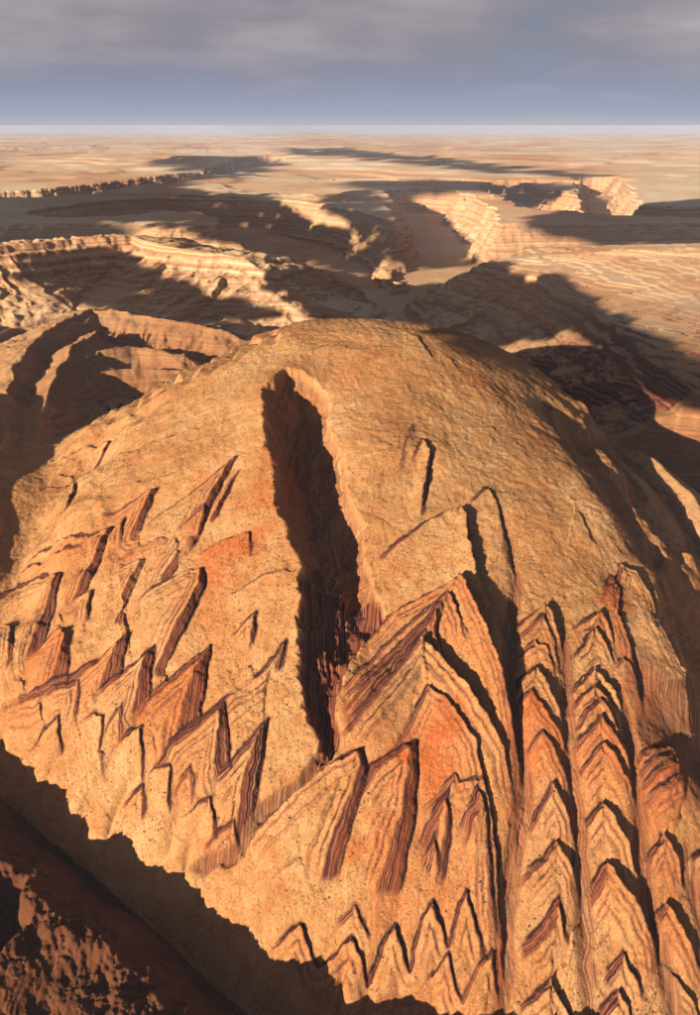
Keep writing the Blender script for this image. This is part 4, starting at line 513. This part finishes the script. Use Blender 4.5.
def rock_material():
    m = bpy.data.materials.new('layered_rock'); m.use_nodes = True; t = NT(m.node_tree)
    at = t.n('ShaderNodeAttribute', attribute_name='rock'); sp = t.n('ShaderNodeSeparateColor', ins={0: at.outputs['Color']})
    tint, cliff, pale, bank = t.math('MAXIMUM', sp.outputs[0], 0.0), sp.outputs[1], sp.outputs[2], at.outputs['Alpha']
    edge = t.math('MULTIPLY', sp.outputs[0], -1.0, clamp=True)       # shade painted as a dark line at the foot of each slab
    strat = t.n('ShaderNodeAttribute', attribute_name='strat').outputs['Fac']
    P = t.n('ShaderNodeNewGeometry').outputs['Position']
    big = t.noise(P, 220, 4, 0.6); mid = t.noise(P, 32, 4, 0.6); fine = t.noise(P, 4.2, 3, 0.65); tiny = t.noise(P, 2.2, 2, 0.6)
    gold = t.ramp(t.math('ADD', t.math('MULTIPLY', big, 0.55), t.math('MULTIPLY', mid, 0.45)),
                  [(0.34, (0.31, 0.115, 0.040)), (0.47, (0.39, 0.180, 0.066)), (0.60, (0.46, 0.255, 0.112))])
    tn = t.math('MULTIPLY', tint, t.mr(mid, 0.25, 0.6, 0.6, 1.15), clamp=True)
    gold = t.mix(tn, gold, (0.36, 0.070, 0.014, 1))
    # scrub and stones: small dark dots
    dots = t.mr(fine, 0.52, 0.64); dots2 = t.mr(tiny, 0.52, 0.64); lite = t.mr(fine, 0.46, 0.34)
    gold = t.mix(t.math('MULTIPLY', lite, 0.35), gold, (0.52, 0.32, 0.13, 1))
    gold = t.mix(t.math('MULTIPLY', dots, 0.46), gold, (0.13, 0.060, 0.022, 1))
    gold = t.mix(t.math('MULTIPLY', dots2, 0.42), gold, (0.15, 0.07, 0.025, 1))
    # bedding exposed on cliffs
    wob = t.math('ADD', strat, t.math('MULTIPLY', mid, 1.2))
    b1 = t.n('ShaderNodeTexNoise', noise_dimensions='1D', ins={'W': wob, 'Scale': 0.75, 'Detail': 2.0, 'Roughness': 0.7}).outputs[0]
    beds = t.ramp(b1, [(0.36, (0.016, 0.007, 0.009)), (0.44, (0.035, 0.010, 0.012)), (0.48, (0.20, 0.048, 0.020)), (0.52, (0.24, 0.075, 0.03)), (0.54, (0.03, 0.010, 0.012)), (0.59, (0.06, 0.018, 0.015)), (0.62, (0.42, 0.25, 0.13)), (0.66, (0.20, 0.06, 0.03))])  # bed stripes, with the colours darkened further to deepen shade on cliffs
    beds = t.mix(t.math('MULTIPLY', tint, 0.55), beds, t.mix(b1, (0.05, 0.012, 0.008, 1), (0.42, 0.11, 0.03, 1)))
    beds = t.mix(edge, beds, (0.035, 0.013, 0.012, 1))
    # far country: paler, banded by height
    b2 = t.n('ShaderNodeTexNoise', noise_dimensions='1D', ins={'W': t.math('ADD', strat, t.math('MULTIPLY', big, 3.0)), 'Scale': 0.30, 'Detail': 4.0, 'Roughness': 0.6}).outputs[0]
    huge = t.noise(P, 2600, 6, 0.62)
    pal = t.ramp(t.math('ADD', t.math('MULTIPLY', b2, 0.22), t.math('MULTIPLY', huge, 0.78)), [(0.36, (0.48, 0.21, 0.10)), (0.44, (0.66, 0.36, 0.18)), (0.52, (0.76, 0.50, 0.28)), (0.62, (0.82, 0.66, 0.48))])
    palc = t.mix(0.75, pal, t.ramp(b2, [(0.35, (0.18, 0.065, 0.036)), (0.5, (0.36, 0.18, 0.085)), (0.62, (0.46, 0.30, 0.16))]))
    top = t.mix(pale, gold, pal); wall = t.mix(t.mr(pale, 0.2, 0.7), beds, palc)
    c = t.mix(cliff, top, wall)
    c = t.mix(t.math('MULTIPLY', bank, 0.9), c, t.ramp(mid, [(0.3, (0.050, 0.012, 0.006)), (0.65, (0.085, 0.024, 0.011))]))  # red bank rock, its colour darkened to stand in for dim grazing light
    bm = t.n('ShaderNodeBump', ins={'Strength': 0.9, 'Distance': 1.6, 'Height': t.math('ADD', fine, t.math('MULTIPLY', tiny, 0.5))})
    bs = t.n('ShaderNodeBsdfPrincipled', ins={'Base Color': c, 'Roughness': 0.95, 'Specular IOR Level': 0.1, 'Normal': bm.outputs[0]})
    t.n('ShaderNodeOutputMaterial', ins={0: bs.outputs[0]})
    return m
MAT_ROCK = rock_material()

def tag(o, label=None, cat=None, group=None, kind=None):
    for k, v in (('label', label), ('category', cat), ('group', group), ('kind', kind)):
        if v: o[k] = v
    return o
def sheet(name, quads, parent=None):
    vs, inv = np.unique(quads, return_inverse=True); inv = inv.reshape(-1, 4)
    me = bpy.data.meshes.new(name); n = len(quads)
    me.vertices.add(len(vs)); me.vertices.foreach_set('co', VERT[vs].ravel())
    me.loops.add(n * 4); me.loops.foreach_set('vertex_index', inv.ravel().astype(np.int32))
    me.polygons.add(n); me.polygons.foreach_set('loop_start', np.arange(0, n * 4, 4, dtype=np.int32))
    me.update(calc_edges=True)
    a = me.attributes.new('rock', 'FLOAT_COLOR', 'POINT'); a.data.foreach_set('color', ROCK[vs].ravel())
    b = me.attributes.new('strat', 'FLOAT', 'POINT'); b.data.foreach_set('value', STR[vs])
    me.materials.append(MAT_ROCK)
    o = bpy.data.objects.new(name, me); COL.objects.link(o)
    if parent: o.parent = parent
    return o
order = np.argsort(LAB, kind='stable'); QS = QUAD[order]; LS = LAB[order]
labs, start = np.unique(LS, return_index=True); end = np.append(start[1:], len(LS))
small = {l for l, a, b in zip(labs, start, end) if l > 1000 and l < 2000 and b - a < 60}
INFO = {0: ('desert_plain', 'pale peach desert plain with low ledges stretching to the horizon'),
        1: ('dome_hill', 'large golden folded rock dome with zigzag slabs filling the foreground'),
        2: ('near_bank', 'dark red rocky bank in the bottom left corner'),
        3: ('butte_ridge', 'sunlit cuesta with banded gullied scarp behind the dome on the left'),
        4: ('banded_ridge', 'curved banded hogback ridge with dark hollows left of the dome summit'),
        5: ('plateau', 'smooth golden plateau slope partly in shadow, right behind the dome'),
        6: ('canyon_floor', 'dark shadowed canyon winding behind the dome'),
        7: ('side_valley', 'shadowed valley along the left edge of the dome'),
        8: ('rock_spur', 'narrow sunlit rock crest beside the right flank of the dome'),
        9: ('side_gully', 'dark shaded gully slope along the right flank of the dome')}
roots = {}
for l, a, b in zip(labs, start, end):
    if l % 1000 == 0:
        q = QS[a:b]
        if l == 1000: q = np.concatenate([q] + [QS[a2:b2] for l2, a2, b2 in zip(labs, start, end) if l2 in small])
        nm, lb = INFO[l // 1000]
        roots[l // 1000] = tag(sheet(nm, q), lb, kind='structure')
for l, a, b in zip(labs, start, end):
    if 1000 < l < 2000 and l not in small:
        sheet('rock_slab', QS[a:b], roots[1])
def spires():
    rs = np.random.RandomState(3)
    for i, (x, y, z, h) in enumerate(SPIRES):
        bm = bmesh.new(); rings = []
        for f, rad in ((0, 0.75), (0.22, 0.42), (0.30, 0.24), (0.62, 0.19), (0.66, 0.22), (0.92, 0.15), (1.0, 0.05)):
            ring = []
            for k in range(9):
                a = k * 2 * math.pi / 9; q = rad * h * rs.uniform(0.75, 1.25)
                ring.append(bm.verts.new((q * math.cos(a), q * math.sin(a), f * h)))
            rings.append(ring)
        for r0, r1 in zip(rings, rings[1:]):
            for k in range(9): bm.faces.new((r0[k], r0[(k + 1) % 9], r1[(k + 1) % 9], r1[k]))
        bm.faces.new(rings[-1]); bm.faces.new(rings[0][::-1])
        me = bpy.data.meshes.new('rock_spire'); bm.to_mesh(me); bm.free()
        m = MAT_SPIRE; me.materials.append(m)
        o = bpy.data.objects.new('rock_spire', me); COL.objects.link(o); o.location = (x, y, z)
        lab = (['short rock spire left of the tallest spire on the far plain', 'tallest dark rock spire standing alone on the far plain right of centre'] + ['leftmost small rock spire in the row above the middle canyon bowl', 'second small rock spire from the left above the middle canyon bowl', 'third small rock spire, between the two canyon bowls', 'rightmost small rock spire in the row, above the right canyon notch'])[i]
        tag(o, lab, 'rock spire', 'rock spires on the far plain')
def spire_material():
    m = bpy.data.materials.new('spire_rock'); m.use_nodes = True; t = NT(m.node_tree)
    P = t.n('ShaderNodeNewGeometry').outputs['Position']
    col = t.ramp(t.noise(P, 25, 3), [(0.35, (0.10, 0.045, 0.03)), (0.65, (0.22, 0.11, 0.065))])
    bs = t.n('ShaderNodeBsdfPrincipled', ins={'Base Color': col, 'Roughness': 0.95}); t.n('ShaderNodeOutputMaterial', ins={0: bs.outputs[0]})
    return m
MAT_SPIRE = spire_material()
spires()
def scrub():
    """desert scrub and loose stones scattered over the near slopes"""
    rs = np.random.RandomState(5)
    Xf, Yf, Zf = X.ravel(), Y.ravel(), Z.ravel()
    cell = (np.gradient(X, axis=1) * np.gradient(Y, axis=0)).ravel()
    ok = (Yf < 2350) & (Yf > 480) & (np.abs(Ug.ravel()) < 1.05) & (cliff.ravel() < 0.35) & (SLOPE.ravel() < 1.0)
    dens = np.clip(fbm(Xf, Yf, 90, 3, 71) * 0.8 + 0.75, 0.1, 1.6) * (0.55 + 0.45 * (fbm(Xf, Yf, 14, 2, 72) > 0))
    prob = np.where(ok, cell * dens, 0); prob /= prob.sum()
    idx = rs.choice(len(Xf), 54000, replace=False, p=prob)
    n = len(idx); c = VERT[idx]
    r = rs.uniform(0.5, 1.35, n) * np.where(rs.rand(n) < 0.08, 1.7, 1.0); hgt = r * rs.uniform(0.7, 1.3, n)
    a0 = rs.uniform(0, 6.28, n); V = np.zeros((n, 6, 3), np.float32)
    for k in range(5):
        rr = r * rs.uniform(0.75, 1.25, n); V[:, k, 0] = c[:, 0] + rr * np.cos(a0 + k * 1.2566); V[:, k, 1] = c[:, 1] + rr * np.sin(a0 + k * 1.2566)
        V[:, k, 2] = c[:, 2] - 0.5 + rs.uniform(0, 0.5, n) * hgt
    V[:, 5] = c + np.stack([rs.uniform(-.3, .3, n) * r, rs.uniform(-.3, .3, n) * r, hgt], -1)
    b = np.arange(n)[:, None] * 6
    T = np.concatenate([b + np.array([[k, (k + 1) % 5, 5]]) for k in range(5)], 1).reshape(-1, 3).astype(np.int32)
    me = bpy.data.meshes.new('desert_scrub'); me.vertices.add(n * 6); me.vertices.foreach_set('co', V.ravel())
    me.loops.add(len(T) * 3); me.loops.foreach_set('vertex_index', T.ravel()); me.polygons.add(len(T))
    me.polygons.foreach_set('loop_start', np.arange(0, len(T) * 3, 3, dtype=np.int32)); me.update(calc_edges=True)
    m = bpy.data.materials.new('scrub'); m.use_nodes = True; t = NT(m.node_tree)
    P = t.n('ShaderNodeNewGeometry').outputs['Position']
    col = t.ramp(t.noise(P, 9, 2), [(0.35, (0.075, 0.055, 0.022)), (0.5, (0.15, 0.085, 0.035)), (0.65, (0.26, 0.13, 0.05))])
    bs = t.n('ShaderNodeBsdfPrincipled', ins={'Base Color': col, 'Roughness': 0.95, 'Specular IOR Level': 0.1})
    t.n('ShaderNodeOutputMaterial', ins={0: bs.outputs[0]}); me.materials.append(m)
    o = bpy.data.objects.new('desert_scrub', me); COL.objects.link(o)
    tag(o, 'low dry scrub and loose stones dotted over the rock slopes', kind='stuff')
scrub()
def shade_clouds():
    """unseen cloud puffs added up-sun, shaped so their shadows darken the far country"""
    rs = np.random.RandomState(11); bm = bmesh.new(); bmesh.ops.create_icosphere(bm, subdivisions=1, radius=1.0)
    bv = np.array([v.co[:] for v in bm.verts]); bf = np.array([[v.index for v in f.verts] for f in bm.faces]); bm.free()
    m = bpy.data.materials.new('cloud'); m.use_nodes = True; t = NT(m.node_tree)
    bs = t.n('ShaderNodeBsdfPrincipled', ins={'Base Color': (0.8, 0.8, 0.82, 1), 'Roughness': 1.0, 'Specular IOR Level': 0.0})
    t.n('ShaderNodeOutputMaterial', ins={0: bs.outputs[0]})
    for C in SHADE_CLOUDS:
        pl = C['p']; sh = (C['alt'] - C['z']) / math.tan(EL); xs = [p[0] for p in pl]; yy = [p[1] for p in pl]
        px_, py_ = rs.uniform(min(xs), max(xs), 40000), rs.uniform(min(yy), max(yy), 40000)
        ok = inpoly(px_, py_, pl) & (poly_near(px_, py_, pl + pl[:1])[0] > C['r'] * 0.25)
        px_, py_ = px_[ok][:C['n']], py_[ok][:C['n']]; n = len(px_)
        if n == 0: continue
        rr = C['r'] * rs.uniform(0.7, 1.5, n); V = []; Fc = []
        for i in range(n):
            c = (px_[i] - sh * math.cos(AZ), py_[i] - sh * math.sin(AZ), C['alt'] + rs.uniform(0, 0.4) * rr[i])
            V.append(bv * rr[i] * np.array([1, 1, 0.45]) * (1 + 0.12 * rs.randn(len(bv), 1)) + c); Fc.append(bf + i * len(bv))
        me = bpy.data.meshes.new('cloud'); me.from_pydata(np.concatenate(V).tolist(), [], np.concatenate(Fc).tolist()); me.update(); me.materials.append(m)
        o = bpy.data.objects.new('cloud', me); COL.objects.link(o)
        tag(o, 'unseen cloud puffs added to shade the far country', kind='stuff')
shade_clouds()
def haze_box():
    x0, x1, y0, y1, z0, z1 = -130000, 130000, -40000, 125000, float(VERT[:, 2].min()) - 1.0, 1010.0
    v = [(x, y, z) for z in (z0, z1) for y in (y0, y1) for x in (x0, x1)]
    f = [(0, 2, 3, 1), (4, 5, 7, 6), (0, 1, 5, 4), (2, 6, 7, 3), (0, 4, 6, 2), (1, 3, 7, 5)]
    me = bpy.data.meshes.new('haze'); me.from_pydata(v, [], f); me.update()
    m = bpy.data.materials.new('haze_air'); m.use_nodes = True; t = NT(m.node_tree)
    pv = t.n('ShaderNodeVolumePrincipled', ins={'Color': (0.72, 0.80, 1.0, 1), 'Density': 1.1e-5, 'Anisotropy': 0.0})
    t.n('ShaderNodeOutputMaterial', ins={'Volume': pv.outputs[0]}); me.materials.append(m)
    o = bpy.data.objects.new('haze', me); COL.objects.link(o)
    tag(o, 'thin pale air haze over the whole desert', kind='stuff')
haze_box()
